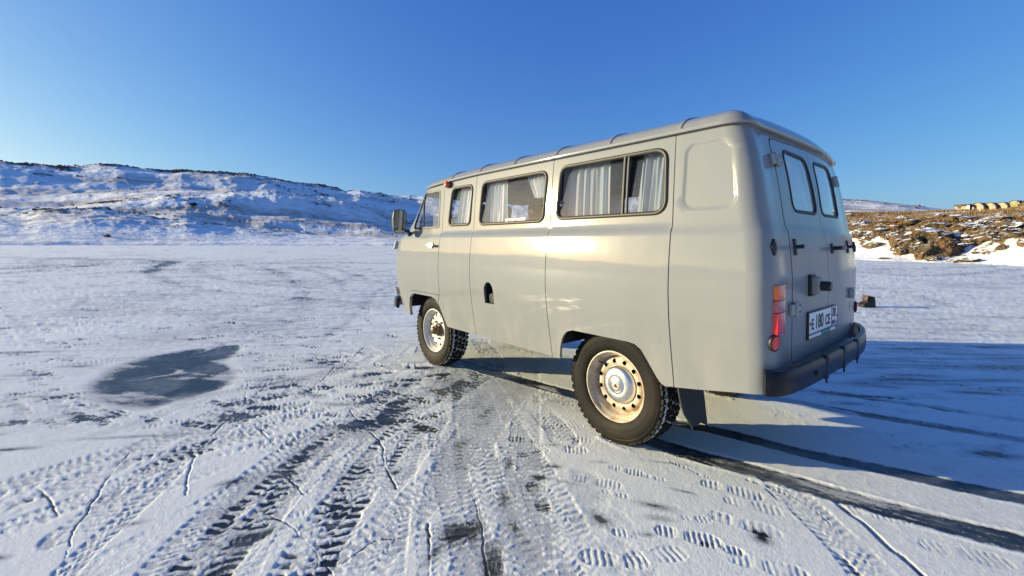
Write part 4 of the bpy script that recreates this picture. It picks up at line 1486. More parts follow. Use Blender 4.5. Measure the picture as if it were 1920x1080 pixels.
for R, d, dw in ((False, doorL, dwL), (True, doorR, dwR)):
    pane = inset(DW, .003)
    panel('window_pane', pane, [], GLASS, d, off=-.004, spacing=.06, thick=0, right=R)
    m = MB()
    m.tube([on_body(2.286 + (z - 1.44) * .085, z, -.001, R) for z in np.linspace(1.43, 1.787, 8)], .009, 8)
    m.build('quarter_light_post', RUBBER, d)
    # door handle: escutcheon and lever
    m = MB(); fr = frame_at(2.05, 1.250, R)
    m.box(on_body(2.075, 1.250, .006, R), (.085, .055, .014), fr, .006)
    m.box(on_body(2.040, 1.249, .030, R), (.150, .024, .016), fr, .006)
    m.box(on_body(2.095, 1.25, .018, R), (.03, .03, .03), fr, .006)
    m.build('door_handle', CHROME, d)
    m = MB(); m.box(on_body(1.978, 1.249, .030, R), (.03, .027, .019), frame_at(1.978, 1.249, R), .006); m.build('handle_grip', PLASTIC, d)
    for z in (1.245, .735):
        m = MB(); s = float(sdoor(z)); fr = frame_at(s, z, R)
        m.box(on_body(s, z, .016, R), (.075, .075, .034), fr, .012)
        m.tube([on_body(s, z - .045, .028, R), on_body(s, z + .045, .028, R)], .014, 10)
        m.build('hinge', HINGE, d)

# --- filler recess ---
m = MB()
V, F = [], []
lp = resample(FILL, .02)
if area2(lp) < 0: lp = lp[::-1]
k = len(lp)
for off in (-.004, -.10):
    V += [tuple(surf0(a, b) + surfn0(a, b) * off) for a, b in lp]
F = [[i, (i + 1) % k, k + (i + 1) % k, k + i] for i in range(k)] + [[k + i for i in range(k)]]
m.add(V, F)
fl = m.build('fuel_filler_recess', PLASTIC, sideL)
m = MB()
p = Vector(surf0(1.12, .835)); m.tube([p - Vector((0, .10, 0)), p - Vector((0, .045, .01))], .036, 16); m.tube([p - Vector((0, .05, .01)), p - Vector((0, .032, .012))], .044, 16)
m.build('filler_cap', DARKMETAL, sideL)

# --- roof ---
zz = 1.874
ss = np.concatenate([np.linspace(-1.7, -.92, 14), np.linspace(-.90, -.80, 14), np.linspace(-.76, float(bxc(zz)), 40), np.linspace(float(bxc(zz)), float(bxc(zz)) + RF * np.pi / 2, 22)[1:],
                     np.linspace(float(bxc(zz)) + RF * np.pi / 2, float(bxc(zz)) + RF * np.pi / 2 + float(BW(zz)) - RF, 12)[1:]])
ol = surf0(ss, zz)[:, :2] + surfn0(ss, zz)[:, :2] * .020
ol[0, 1] = 0; ol[-1, 1] = 0
outline = np.concatenate([ol, (ol * (1, -1))[1:-1][::-1]])
if area2(outline) < 0: outline = outline[::-1]


def zedge(x, y):
    z = zg(x)
    tail = sstep(-.6, -.80, x)
    return z + tail * .014 * (1 - np.clip(np.abs(y) / .80, 0, 1)**2)


def roof_z(x, y, d):
    return zedge(x, y) + .078 * (1 - np.exp(-d / .045)) + .112 * (1 - (y / .93)**2) * (1 - np.exp(-d / .26)) + .010 * sstep(0, .01, d) - .010


ring = []
for dd in (.006, .013, .022, .034, .05, .07, .095):
    ring.append(inset(resample(outline, .035), dd))
outr = resample(outline, .03)
vo, fo = cdt2(outr, [], .045, np.concatenate(ring))
dist = poly_dist(vo, outr)
RV = np.stack([vo[:, 0], vo[:, 1], roof_z(vo[:, 0], vo[:, 1], dist)], -1)
PAINT_ROOF = PAINT
roof = mesh_np('roof', RV, fo, PAINT_ROOF, van)
kf = (dist[fo] > .06).all(1)
mesh_np('headliner', RV - np.array([0, 0, .035]), fo[kf], LININGM, roof)
# gutter lip
lipP = resample(outline, .03)
t = np.roll(lipP, -1, 0) - np.roll(lipP, 1, 0); o2 = np.stack([t[:, 1], -t[:, 0]], -1); o2 /= np.linalg.norm(o2, axis=1, keepdims=True)
prof = [(-.030, -.010), (-.004, -.012), (.006, -.012), (.009, -.006), (.009, .005), (.005, .009), (.001, .006), (-.002, -.001), (-.03, .0)]
V = []; F = []
for i in range(len(lipP)):
    ze = float(zedge(lipP[i, 0], lipP[i, 1]))
    for a, b in prof: V.append((lipP[i, 0] + o2[i, 0] * a, lipP[i, 1] + o2[i, 1] * a, ze + b))
k = len(prof); N = len(lipP)
for i in range(N):
    j = (i + 1) % N
    for q in range(k): F.append([i * k + q, i * k + (q + 1) % k, j * k + (q + 1) % k, j * k + q])
MB().add(V, F).build('rain_gutter', PAINT, roof, angle=50)
for xr_ in (1.785, 1.335, .880, .428, -.032, -.495):
    yy = np.linspace(-.905, .905, 121)
    pts = []
    for y in yy:
        yc = np.sign(y) * (.905 - (.905 - abs(y)) )
        d = float(poly_dist(np.array([[xr_, yc]]), outr)[0])
        pts.append((xr_, yc, float(roof_z(xr_, yc, d))))
    V = []; F = []
    pr = [(-.017, -.004), (-.012, .003), (-.005, .0075), (.005, .0075), (.009, .002), (.009, -.004)]
    pts = np.array(pts); tt = np.gradient(pts, axis=0); nn = np.stack([0 * tt[:, 0], -tt[:, 2], tt[:, 1]], -1); nn /= np.linalg.norm(nn, axis=1, keepdims=True)
    for i in range(len(pts)):
        for a, b in pr: V.append(pts[i] + np.array([a, 0, 0]) + nn[i] * b)
    for i in range(len(pts) - 1):
        for q in range(len(pr) - 1): F.append([i * len(pr) + q, i * len(pr) + q + 1, (i + 1) * len(pr) + q + 1, (i + 1) * len(pr) + q])
    MB().add(V, F).build('roof_rib', PAINT, roof, angle=70)

# --- wheels ---
TR, HZ = .368, .3618


def make_wheel(x, side, rear):
    w = empty('wheel'); w.parent = van
    w.location = (x, side * .70, HZ)
    if side < 0: w.rotation_euler = (0, 0, math.pi)
    # local +Y points outward
    pr = [(.222, -.085), (.235, -.100), (.27, -.110), (.315, -.112), (.342, -.104), (.353, -.092), (.3585, -.06), (.3585, .06), (.353, .092),
          (.342, .104), (.328, .1105), (.324, .1085), (.320, .1112), (.285, .1120), (.282, .1112), (.278, .1118), (.25, .108), (.236, .100), (.228, .094), (.222, .085)]
    m = MB(); m.lathe(pr, 72, 'Y', caps=False)
    ty = m.build('tyre', TYRE, w, angle=50)
    m = MB(); m.lathe([(.3550, -.092), (.3605, -.05), (.3605, .05), (.3550, .092)], 64, 'Y', caps=False)
    m.build('tread_base', TREADSNOW, w)
    m = MB()
    NB = 52
    for row, (y0, wd, ph) in enumerate(((-.088, .034, 0), (-.045, .036, .5), (0, .036, 0), (.045, .036, .5), (.088, .034, 0))):
        for k in range(NB):
            th = 2 * math.pi * (k + ph + .12 * math.sin(k * 2.3 + row)) / NB
            rot = Matrix.Rotation(-th, 3, 'Y')
            rr = .3625 if abs(y0) < .08 else .3500
            h = .011 if abs(y0) < .08 else .013
            c = rot @ Vector((rr, y0, 0))
            sk = Matrix.Rotation(.22 * (1 if row % 2 else -1), 3, 'X')
            m.box(c, (h, wd, .0285), rot @ sk)
    o = m.build('tread_block', TYRE, w, smooth=False); o['kind'] = 'stuff'
    # rim: barrel, flange, disc with ventilation holes
    RM = RIM_RUST if rear else RIM_WHITE
    m = MB()
    m.lathe([(.222, .080), (.2265, .088), (.2245, .095), (.218, .096), (.2125, .090), (.210, .080), (.206, .070), (.197, .064), (.193, .055), (.188, .035), (.186, .02), (.180, .010)], 72, 'Y', caps=False)
    # disc rings with holes cut by CDT
    hol = [np.array([(.152 * math.cos(a) + .0145 * math.cos(q) * 1.0, .152 * math.sin(a) + .0145 * math.sin(q)) for q in np.linspace(0, 2 * math.pi, 14, endpoint=False)])
           for a in np.linspace(0, 2 * math.pi, 12, endpoint=False) + .26]
    outd = np.array([(.181 * math.cos(q), .181 * math.sin(q)) for q in np.linspace(0, 2 * math.pi, 72, endpoint=False)])
    vo, fo = cdt2(outd, hol, .02)
    r = np.linalg.norm(vo, axis=1)
    hgt = np.interp(r, [0, .06, .10, .118, .130, .152, .172, .181], [.024, .024, .026, .024, .034, .040, .030, .012])
    m.add(np.stack([vo[:, 0], hgt, vo[:, 1]], -1), [list(f[::-1]) for f in fo])
    m.build('rim', RM, w, angle=50)
    m = MB(); m.lathe([(.0, -.07), (.18, -.07), (.185, -.03)], 32, 'Y', caps=False); m.build('brake_drum', DARKMETAL, w)
    if rear:
        m = MB()
        m.lathe([(.122, .030), (.1235, .036), (.119, .044), (.108, .056), (.092, .064), (.062, .069), (.057, .0665), (.053, .0695), (.044, .0725), (.040, .070), (.036, .0725), (.030, .074)], 64, 'Y', caps=False)
        m.build('hubcap', CHROME, w, angle=40)
        m = MB()
        m.lathe([(.030, .073), (.026, .0765), (.0, .0775)], 32, 'Y', caps=False)
        m.build('hubcap_badge', RIM_RUST, w, angle=40)
        m = MB()
        for dx, dz, a in ((-.006, .0, .5), (.006, .0, -.5), (0, .004, 0), (0, -.006, 1.57)):
            m.box((dx, .079, dz), (.004, .003, .017), Matrix.Rotation(a, 3, 'Y'))
        m.build('badge_mark', PLASTIC, w)
        m = MB(); m.tube([(.105, .045, .118), (.125, .075, .128), (.135, .080, .130)], [.005, .005, .006], 8); m.build('valve_stem', RUBBER, w)
    else:
        m = MB()
        m.lathe([(.068, .024), (.066, .042), (.058, .050), (.050, .052), (.046, .085), (.038, .090), (.034, .118), (.022, .124), (0, .125)], 28, 'Y', caps=False)
        for k in range(6):
            a = k * math.pi / 3 + .3
            m.tube([(.055 * math.cos(a), .045, .055 * math.sin(a)), (.055 * math.cos(a), .062, .055 * math.sin(a))], .008, 6)
        m.build('locking_hub', HUBGREASE, w, angle=40)
    for k in range(0 if rear else 5):
        m = MB()
        a = 2 * math.pi * k / 5 + .9
        p0 = (.0695 * 1.35 * math.cos(a), .024, .0695 * 1.35 * math.sin(a))
        m.tube([p0, (p0[0], .044, p0[2])], .011, 6); m.build('wheel_nut', HUBGREASE, w)
    return w


for rx, rear in ((0.0, True), (2.3, False)):
    for sd in (1, -1):
        make_wheel(rx, sd, rear)

# --- underbody ---
m = MB()
m.box((1.07, 0, .755), (3.84, 1.72, .03))
for sd in (1, -1):
    m.box((1.02, sd * .42, .60), (3.9, .07, .11), None, .01)
    for xx in (.395, -.43, 1.84, 2.70):
        m.box((xx, sd * .70, .66), (.012, .42, .17))
m.build('floor', DARKMETAL, van)
for xx in (0.0, 2.3):
    m = MB()
    m.tube([(xx, -.62, HZ), (xx, .62, HZ)], .045, 14)
    m.tube([(xx, -.02, HZ), (xx, .10, HZ), (xx, .22, HZ)], [.10, .155, .10], 18)
    m.build('axle', DARKMETAL, van)
    for sd in (1, -1):
        m = MB()
        for q in range(4):
            L = .58 - q * .12
            m.tube([(xx + a * L, sd * .46, HZ + .09 + .12 * a * a * (L / .58)**2 - q * .014) for a in np.linspace(-1, 1, 11)], .012, 6)
        m.build('leaf_spring', DARKMETAL, van)
m = MB(); m.box((1.30, .58, .62), (.75, .40, .20), None, .04); m.build('fuel_tank', DARKMETAL, van)
m = MB(); m.tube([(.05, .0, .42), (1.1, 0, .50), (2.25, .05, .42)], .035, 12); m.box((1.25, 0, .52), (.40, .30, .22), None, .05); m.build('drive_shaft', DARKMETAL, van)
m = MB(); m.tube([(1.1, -.45, .5), (.4, -.45, .52), (-.5, -.50, .50), (-.75, -.62, .45)], .03, 12); m.tube([(.9, -.45, .52), (.35, -.45, .52)], .085, 16); m.build('exhaust_pipe', DARKMETAL, van)
for sd in (1, -1):
    m = MB()
    V = []
    for i, t_ in enumerate(np.linspace(0, 1, 9)):
        for y in np.linspace(.60, .83, 5):
            yy_ = y - (.05 * max(0, t_ - .72) / .28 if y > .8 else 0)
            V.append((-.455 - .02 * t_ - .035 * t_ * t_ + .012 * math.sin(y * 16 + t_ * 3), sd * yy_, .60 - .345 * t_ - (.03 * t_ if y < .65 else 0)))
    F = [[i * 5 + k, i * 5 + k + 1, (i + 1) * 5 + k + 1, (i + 1) * 5 + k] for i in range(8) for k in range(4)]
    n_ = len(V); V += [(a - .008, b, c) for a, b, c in V]
    F += [[n_ + q for q in f][::-1] for f in F]
    edge = [i * 5 for i in range(9)] + [40 + k for k in range(1, 5)] + [i * 5 + 4 for i in range(7, -1, -1)] + [3, 2, 1]
    F += [[edge[i], edge[(i + 1) % len(edge)], n_ + edge[(i + 1) % len(edge)], n_ + edge[i]] for i in range(len(edge))]
    m.add(V, F); m.build('mud_flap', RUBBER, van)

# --- rear bumper: one bent bar held by straps ---
bp_ = [(-.935, .935), (-.962, .915), (-.985, .875), (-1.0, .80), (-1.014, .60), (-1.02, .30), (-1.022, 0), (-1.02, -.30), (-1.014, -.60), (-1.0, -.80), (-.985, -.875), (-.96, -.92), (-.93, -.95)]
bp_ = np.array(bp_)
prof = [(-.012, -.057), (.012, -.056), (.019, -.046), (.022, 0), (.019, .046), (.012, .056), (-.012, .057), (-.015, .052), (-.015, -.052)]


def bar(bpts, zc, prof):
    V = []; F = []
    t = np.gradient(bpts, axis=0); o = np.stack([t[:, 1], -t[:, 0]], -1); o /= np.linalg.norm(o, axis=1, keepdims=True)
    k = len(prof)
    for i in range(len(bpts)):
        for a, b in prof: V.append((bpts[i, 0] + o[i, 0] * a, bpts[i, 1] + o[i, 1] * a, zc + b))
    for i in range(len(bpts) - 1):
        for q in range(k): F.append([i * k + q, i * k + (q + 1) % k, (i + 1) * k + (q + 1) % k, (i + 1) * k + q])
    F.append(list(range(k))); F.append([(len(bpts) - 1) * k + q for q in range(k)][::-1])
    return V, F


tq = np.linspace(0, 1, 60); kk = np.linspace(0, 1, len(bp_))
bpd = np.stack([np.interp(tq, kk, bp_[:, 0]), np.interp(tq, kk, bp_[:, 1])], -1)
for _ in range(3):
    bpd[1:-1] = (bpd[:-2] + 2 * bpd[1:-1] + bpd[2:]) / 4
BZ = .645
m = MB(); V, F = bar(bpd, BZ, prof); m.add(V, F)
bumper = m.build('rear_bumper', BUMPERM, van, angle=40)
for y in (.39, .08, -.21):
    x = float(np.interp(-y, -bp_[:, 1], bp_[:, 0]))
    m = MB()
    m.box((x - .010, y, BZ), (.026, .050, .124), None, .007)
    m.box((x + .05, y, BZ - .03), (.12, .06, .05), None, .006)
    m.tube([(x - .016, y + .010 * math.cos(q), BZ - .074 + .010 * math.sin(q)) for q in np.linspace(0, 2 * math.pi, 12, endpoint=False)], .003, 6, closed=True)
    m.build('bumper_strap', BUMPERM, bumper)
for y in (.56,):
    x = float(np.interp(-y, -bp_[:, 1], bp_[:, 0]))
    m = MB(); m.tube([(x - .014, y, BZ), (x - .030, y, BZ)], .012, 6); m.build('bumper_bolt', DARKMETAL, bumper)
# front bumper and headlights
fb = np.array([(2.86, .93), (2.98, .90), (3.12, .78), (3.22, .55), (3.24, 0), (3.22, -.55), (3.12, -.78), (2.98, -.90), (2.86, -.93)])
fbd = np.stack([np.interp(tq, np.linspace(0, 1, 9), fb[:, 0]), np.interp(tq, np.linspace(0, 1, 9), fb[:, 1])], -1)
m = MB(); V, F = bar(fbd[::-1], .60, prof); m.add(V, F); m.build('front_bumper', BUMPERM, van, angle=40)
for sd in (1, -1):
    m = MB(); m.lathe([(.11, 3.09), (.112, 3.125), (.10, 3.14), (.098, 3.135)], 32, 'X', (0, sd * .60, .95), caps=False)
    hl = m.build('headlight', CHROME, van)
    m = MB(); m.lathe([(.099, 3.134), (.07, 3.15), (0, 3.156)], 32, 'X', (0, sd * .60, .95), caps=False); m.build('lens', GLASS_FROST, hl)

# --- wing mirrors ---
for sd in (1, -1):
    m = MB()
    c = Vector((2.52, sd * 1.08, 1.497))
    # glass faces the rear, turned a little outward
    rot = Matrix.Rotation(math.radians(-6 * sd), 3, 'Z')
    sil = [(-.068, -.06), (-.062, -.105), (-.035, -.125), (.03, -.125), (.058, -.11), (.072, -.06), (.080, .04), (.076, .10), (.05, .128), (-.03, .128), (-.06, .105), (-.072, .04)]
    sil = roundpoly(sil, .02, 3)
    n_ = len(sil); V = []; 
    for dx, g in ((-.012, .96), (.004, 1.0), (.03, .97), (.055, .80), (.068, .45)):
        V += [c + rot @ Vector((dx, -a * g * sd, b * g)) for a, b in sil]
    F = [[i * n_ + k, i * n_ + (k + 1) % n_, (i + 1) * n_ + (k + 1) % n_, (i + 1) * n_ + k] for i in range(4) for k in range(n_)]
    F.append([4 * n_ + k for k in range(n_)])
    m.add(V, F)
    m.tube([c + Vector((.03, -sd * .05, -.09)), c + Vector((.01, -sd * .12, -.10)), Vector((2.55, sd * .965, 1.385)), Vector((2.56, sd * .930, 1.365))], [.013, .016, .02, .03], 8)
    wm = m.build('wing_mirror', PLASTIC, van, angle=50)
    V = [c + rot @ Vector((-.006, -a * .93 * sd, b * .93)) for a, b in sil]
    mesh_np('mirror_glass', np.array(V), [list(range(n_)) if sd > 0 else list(range(n_))[::-1]], MIRROR, wm, smooth=False)

# --- roof marker on the pillar ---
for R in (False, True):
    m = MB(); fr = frame_at(1.835, 1.822, R)
    m.box(on_body(1.832, 1.826, .008, R), (.060, .062, .016), fr, .006)
    mk = m.build('marker_light', PLASTIC, van)
    p = on_body(1.832, 1.826, .016, R); n_ = fr.col[2]
    m = MB(); m.tube([p, p + n_ * .02, p + n_ * .034, p + n_ * .040], [.030, .030, .024, .010], 16); m.build('lens', LENS_BROWN, mk)

# --- rear fittings ---
def rear_block(name, s, z, size, off, mat, parent, R=False, bev=.008):
    m = MB(); m.box(on_body(s, z, off, R), size, frame_at(s, z, R), bev)
    return m.build(name, mat, parent)


for R in (False, True):
    for (z, s) in ((1.712, -1.105), (.950, -1.102)):
        m = MB(); fr = frame_at(s, z, R)
        m.box(on_body(s + .030, z, .008, R), (.046, .056, .016), fr, .005)
        m.box(on_body(s - .036, z, .010, R), (.056, .062, .018), fr, .005)
        m.tube([on_body(s - .002, z - .036, .016, R), on_body(s - .002, z + .036, .016, R)], .011, 12)
        h = m.build('hinge', HINGE, van, angle=30)
        m = MB()
        for dz in (-.018, .018):
            m.tube([on_body(s - .046, z + dz, .018, R), on_body(s - .046, z + dz, .027, R)], .008, 6)
        m.build('hinge_bolt', HINGE, h)
    # tail lamp: rubber seat, housing, amber / clear / red lenses
    sc_, zc = -.925, .975
    fr = frame_at(-1.0, zc, R)
    sg = -1 if R else 1
    base = Vector((float(BXR(zc)) + .010 + (.03 if R else 0), .850 * sg, zc))
    m = MB(); m.box(base + Vector((.012, .001 * sg, 0)), (.034, .103, .240), None, .008)
    tl = m.build('tail_lamp', RUBBER, van)
    for (z0, z1, mt, nm) in ((.045, .112, LENS_AMBER, 'amber_lens'), (-.012, .043, LENS_PINK, 'clear_lens'), (-.112, -.014, LENS_RED, 'red_lens')):
        m = MB(); m.box(base + Vector((-.024, 0, (z0 + z1) / 2)), (.046, .096, z1 - z0), None, .006); m.build(nm, mt, tl)
    fr = frame_at(-.885, .825, R); c = on_body(-.885, .825, -.004, R); n_ = fr.col[2]
    V = []; F = []; nn_ = 26
    for rr_, hh in ((.040, 0), (.041, .010), (.036, .013), (.034, .011)):
        V += [c + fr @ Vector((rr_ * .9 * math.cos(q), rr_ * math.sin(q), hh)) for q in np.linspace(0, 2 * math.pi, nn_, endpoint=False)]
    F = [[i * nn_ + k, i * nn_ + (k + 1) % nn_, (i + 1) * nn_ + (k + 1) % nn_, (i + 1) * nn_ + k] for i in range(3) for k in range(nn_)]
    rf = MB().add(V, F).build('rear_reflector', RUBBER, van)
    V = []
    for rr_, hh in ((.0345, .010), (.030, .0155), (.012, .018)):
        V += [c + fr @ Vector((rr_ * .9 * math.cos(q), rr_ * math.sin(q), hh)) for q in np.linspace(0, 2 * math.pi, nn_, endpoint=False)]
    F = [[i * nn_ + k, i * nn_ + (k + 1) % nn_, (i + 1) * nn_ + (k + 1) % nn_, (i + 1) * nn_ + k] for i in range(2) for k in range(nn_)] + [[2 * nn_ + k for k in range(nn_)]]
    MB().add(V, F).build('red_lens', LENS_RED, rf)
    # black diamond vent cap
    m = MB(); fr = frame_at(-.893, 1.262, R); c = on_body(-.893, 1.262, .002, R)
    dia = [(0, .046), (-.025, 0), (0, -.046), (.025, 0)]
    dia = roundpoly(dia, .008, 3); n_ = len(dia); V = []
    for g, h in ((1, -.004), (1, .004), (.85, .007), (.5, .007), (.42, .010), (.1, .011)):
        V += [c + fr @ Vector((a * g, b * g, h)) for a, b in dia]
    F = [[i * n_ + k, i * n_ + (k + 1) % n_, (i + 1) * n_ + (k + 1) % n_, (i + 1) * n_ + k] for i in range(5) for k in range(n_)] + [[5 * n_ + k for k in range(n_)]]
    m.add(V, F); m.build('vent_cap', PLASTIC, van)
    # door retainer hooks
    s, z = (-1.160, 1.262)
    m = MB(); fr = frame_at(s, z, R); c = on_body(s, z, .005, R)
    m.box(c, (.030, .085, .012), fr, .005)
    n_ = fr.col[2]
    m.tube([c, c + n_ * .022, c + n_ * .030], [.011, .009, .010], 10); m.tube([c + n_ * .028, c + n_ * .036, c + n_ * .041], [.010, .012, .007], 10)
    m.build('door_retainer', PLASTIC, van)

# right door's outer handle
m = MB(); fr = frame_at(-1.60, 1.253, True); c = on_body(-1.60, 1.253, .004, True); n_ = fr.col[2]
m.box(c, (.036, .06, .012), fr, .005); m.tube([c, c + n_ * .04], .012, 10); m.box(c + n_ * .045 + fr @ Vector((.035, 0, 0)), (.11, .024, .018), fr, .006)
m.build('rear_door_handle', PLASTIC, van)
# lock housing with knob on the left door
s, z = -1.372, 1.056
m = MB(); fr = frame_at(s, z); m.box(on_body(s, z, .008), (.085, .115, .018), fr, .006)
lk = m.build('lock_housing', RUBBER, van)
m = MB(); m.box(on_body(s, z, .032), (.072, .092, .036), fr, .008); m.build('housing_cover', BEIGE, lk)
m = MB(); c = on_body(s, z, .048); n_ = fr.col[2]; m.tube([c, c + n_ * .042, c + n_ * .048], [.026, .026, .020], 18); m.build('lock_knob', PLASTIC, lk)

# --- number plate ---
yc, zc = .135, .845
px_ = float(min(BXR(zc - .07), BXR(zc + .07))) - .006
tiltm = Matrix.Rotation(math.radians(0.0), 3, 'Y')
m = MB(); m.box((px_, yc, zc - .006), (.014, .512, .150), None, .006)
pl = m.build('licence_plate', PLASTIC, van)
m = MB(); m.box((px_ - .0075, yc, zc + .008), (.004, .498, .110), None, .0018); plate = m.build('plate_face', WHITE, pl)


def text(body, name, mat, parent, y, z, size, x, off=0.0, sx=1.0, rot=None):
    cu = bpy.data.curves.new(name, 'FONT'); cu.body = body; cu.size = size; cu.extrude = .0006; cu.offset = off
    cu.align_x = 'LEFT'; cu.align_y = 'BOTTOM_BASELINE'
    o = bpy.data.objects.new(name, cu); COL.objects.link(o)
    dg = bpy.context.evaluated_depsgraph_get()
    me = bpy.data.meshes.new_from_object(o.evaluated_get(dg))
    bpy.data.objects.remove(o); bpy.data.curves.remove(cu)
    me.name = name; me.materials.clear(); me.materials.append(mat)
    o = bpy.data.objects.new(name, me); COL.objects.link(o)
    R3 = rot if rot is not None else Matrix(((0, 0, -1), (-1, 0, 0), (0, 1, 0)))
    o.matrix_world = Matrix.Translation((x, y, z)) @ R3.to_4x4() @ Matrix.Diagonal((sx, 1, 1, 1))
    o.parent = parent
    return o


xf = px_ - .0100
yL = yc + .250
text('E', 'lettering', BLACKINK, pl, yL - .030, zc - .026, .080, xf, .0018, .95)
text('180', 'lettering', BLACKINK, pl, yL - .092, zc - .027, .106, xf, .0022, .90)
text('CE', 'lettering', BLACKINK, pl, yL - .268, zc - .026, .080, xf, .0018, .95)
m = MB(); m.box((xf, yL - .392, zc + .008), (.002, .005, .106)); m.build('plate_divider', BLACKINK, pl)
text('38', 'lettering', BLACKINK, pl, yL - .404, zc + .008, .072, xf, .0014, .95)
text('RUS', 'lettering', BLACKINK, pl, yL - .404, zc - .038, .032, xf, .0006, 1.0)
m = MB(); m.box((xf, yL - .492, zc - .020), (.002, .024, .006)); m.build('flag_white', WHITE, pl)
m = MB(); m.box((xf - .0002, yL - .492, zc - .027), (.002, .024, .006)); m.build('flag_blue', BLUEINK, pl)
m = MB(); m.box((xf - .0002, yL - .492, zc - .034), (.002, .024, .006)); m.build('flag_red', REDINK, pl)
for yy_, rr in ((yL - .012, .009), (yL - .500, .007)):
    m = MB(); m.lathe([(rr, 0), (rr, -.004), (0, -.006)], 12, 'X', (xf, yy_, zc + .006), caps=False); m.build('plate_bolt', LENS_RED, pl)
m = MB(); m.box((xf + .002, yc + .15, zc - .064), (.003, .20, .018)); m.build('frame_strip', WHITE, pl)
m = MB(); m.box((xf + .002, yc - .03, zc - .064), (.003, .15, .018)); m.build('frame_strip', GREENINK, pl)
m = MB(); m.box((xf + .002, yc - .17, zc - .064), (.003, .10, .018)); m.build('frame_strip', WHITE, pl)

# --- emergency-exit sticker inside the second window ---
p = surf0(.83, 1.449); n0_ = surfn0(.83, 1.449)
fr = frame_at(.83, 1.449)
RT = Matrix((tuple(-fr.col[0]), tuple(fr.col[1]), tuple(fr.col[2]))).transposed()
RT = Matrix((tuple(fr.col[0]), tuple(fr.col[1]), tuple(fr.col[2]))).transposed()
m = MB(); m.box(on_body(.835, 1.452, -.0025), (.235, .030, .001), fr); stk = m.build('exit_sticker', WHITE, van)
# reading direction: from the nose towards the tail
bx = Vector(fr.col[0]); rd_ = bx if bx.x < 0 else -bx
RT = Matrix((tuple(rd_), tuple(fr.col[1]), tuple(rd_.cross(Vector(fr.col[1]))))).transposed()
ps = on_body(.945, 1.4425, -.0008)
text('ЗАПАСНЫЙ ВЫХОД', 'lettering', REDINK, stk, ps.y, ps.z, .0245, ps.x, .0004, .98, RT)

# --- curtains, seats, steering wheel ---
def curtain(s0, s1, z0, z1, folds, right=False, amp=.014, pinch=None, off=-.075, seed=0):
    ns, nz = 64, 20
    V = []; r0 = random.Random(seed)
    ph = [r0.uniform(0, 6.28) for _ in range(3)]
    for j in range(nz + 1):
        tz = j / nz
        for i in range(ns + 1):
            u = i / ns
            a = s0 + (s1 - s0) * u
            if pinch: a = a + pinch(u, tz)
            z = z0 + (z1 - z0) * tz
            d = amp * (math.sin(u * folds * 2 * math.pi + ph[0] + .5 * math.sin(tz * 2 + ph[1])) * (.75 + .35 * (1 - tz)) + .4 * math.sin(u * folds * 4.6 * math.pi + ph[2]))
            p_ = surf0(a, z) + surfn0(a, z) * (off + d)
            if right: p_[1] *= -1
            V.append(p_)
    F = [[j * (ns + 1) + i, j * (ns + 1) + i + 1, (j + 1) * (ns + 1) + i + 1, (j + 1) * (ns + 1) + i] for j in range(nz) for i in range(ns)]
    return mesh_np('curtain', np.array(V), F, CURTAIN, van)


zb, zt = 1.395, 1.825
curtain(1.72, 1.44, zb, zt, 4, seed=1, pinch=lambda u, t: .05 * (1 - u) * (1 - t))
curtain(1.32, 1.03, zb, zt, 5, seed=2, pinch=lambda u, t: -.03 * u * (1 - t) + .02 * u)
curtain(.80, .50, 1.62, zt, 5, seed=3, amp=.02, pinch=lambda u, t: .10 * u * (1 - t) * .6 - .06 * (1 - u) * (1 - t) * 2.2 + .01)
curtain(.40, .005, zb, zt, 6, seed=4, pinch=lambda u, t: -.02 * (1 - t) * u)
curtain(-.215, -.45, zb, zt, 3, seed=5, amp=.018, pinch=lambda u, t: .03 * (1 - t) * (1 - u))
curtain(-1.215, -1.66, 1.41, 1.825, 6, seed=6, off=-.05)
curtain(-1.215, -1.66, 1.41, 1.825, 6, True, seed=7, off=-.05)
curtain(1.75, 1.55, zb, zt, 3, True, seed=8)
curtain(1.33, 1.12, zb, zt, 4, True, seed=9)
curtain(.62, .50, zb, zt, 3, True, seed=10)
curtain(.42, -.05, zb, zt, 6, True, seed=11)
curtain(-.12, -.42, zb, zt, 4, True, seed=12)


def seat(x, y, w, face=1):
    m = MB()
    m.box((x, y, 1.10), (.46, w, .14), None, .04)
    m.box((x - face * .22, y, 1.38), (.12, w, .56), Matrix.Rotation(-.14 * face, 3, 'Y'), .04)
    m.box((x, y, .90), (.36, w * .8, .27), None, .02)
    return m.build('seat', SEATM, van)


seat(2.0, .48, .50); seat(2.0, -.48, .50)
seat(1.15, -.25, 1.0, -1); seat(.25, -.28, .95); seat(-.45, .0, 1.5)
m = MB(); m.box((2.45, 0, 1.02), (.80, .55, .50), None, .08); m.build('engine_cover', SEATM, van)
m = MB(); m.box((2.72, 0, 1.28), (.22, 1.6, .16), None, .05); m.build('dashboard', PLASTIC, van)
m = MB()
ctr = Vector((2.42, .46, 1.44)); rt = Matrix.Rotation(math.radians(-52), 3, 'Y')
ringp = [ctr + rt @ Vector((.0, .19 * math.cos(a), .19 * math.sin(a))) for a in np.linspace(0, 2 * math.pi, 32, endpoint=False)]
m.tube(ringp, .014, 8, closed=True)
for a in (0, 2.09, 4.19):
    m.tube([ctr, ctr + rt @ Vector((0, .19 * math.cos(a), .19 * math.sin(a)))], .010, 6)
m.tube([ctr, ctr + rt @ Vector((.35, 0, 0))], .022, 8)
m.build('steering_wheel', PLASTIC, van)

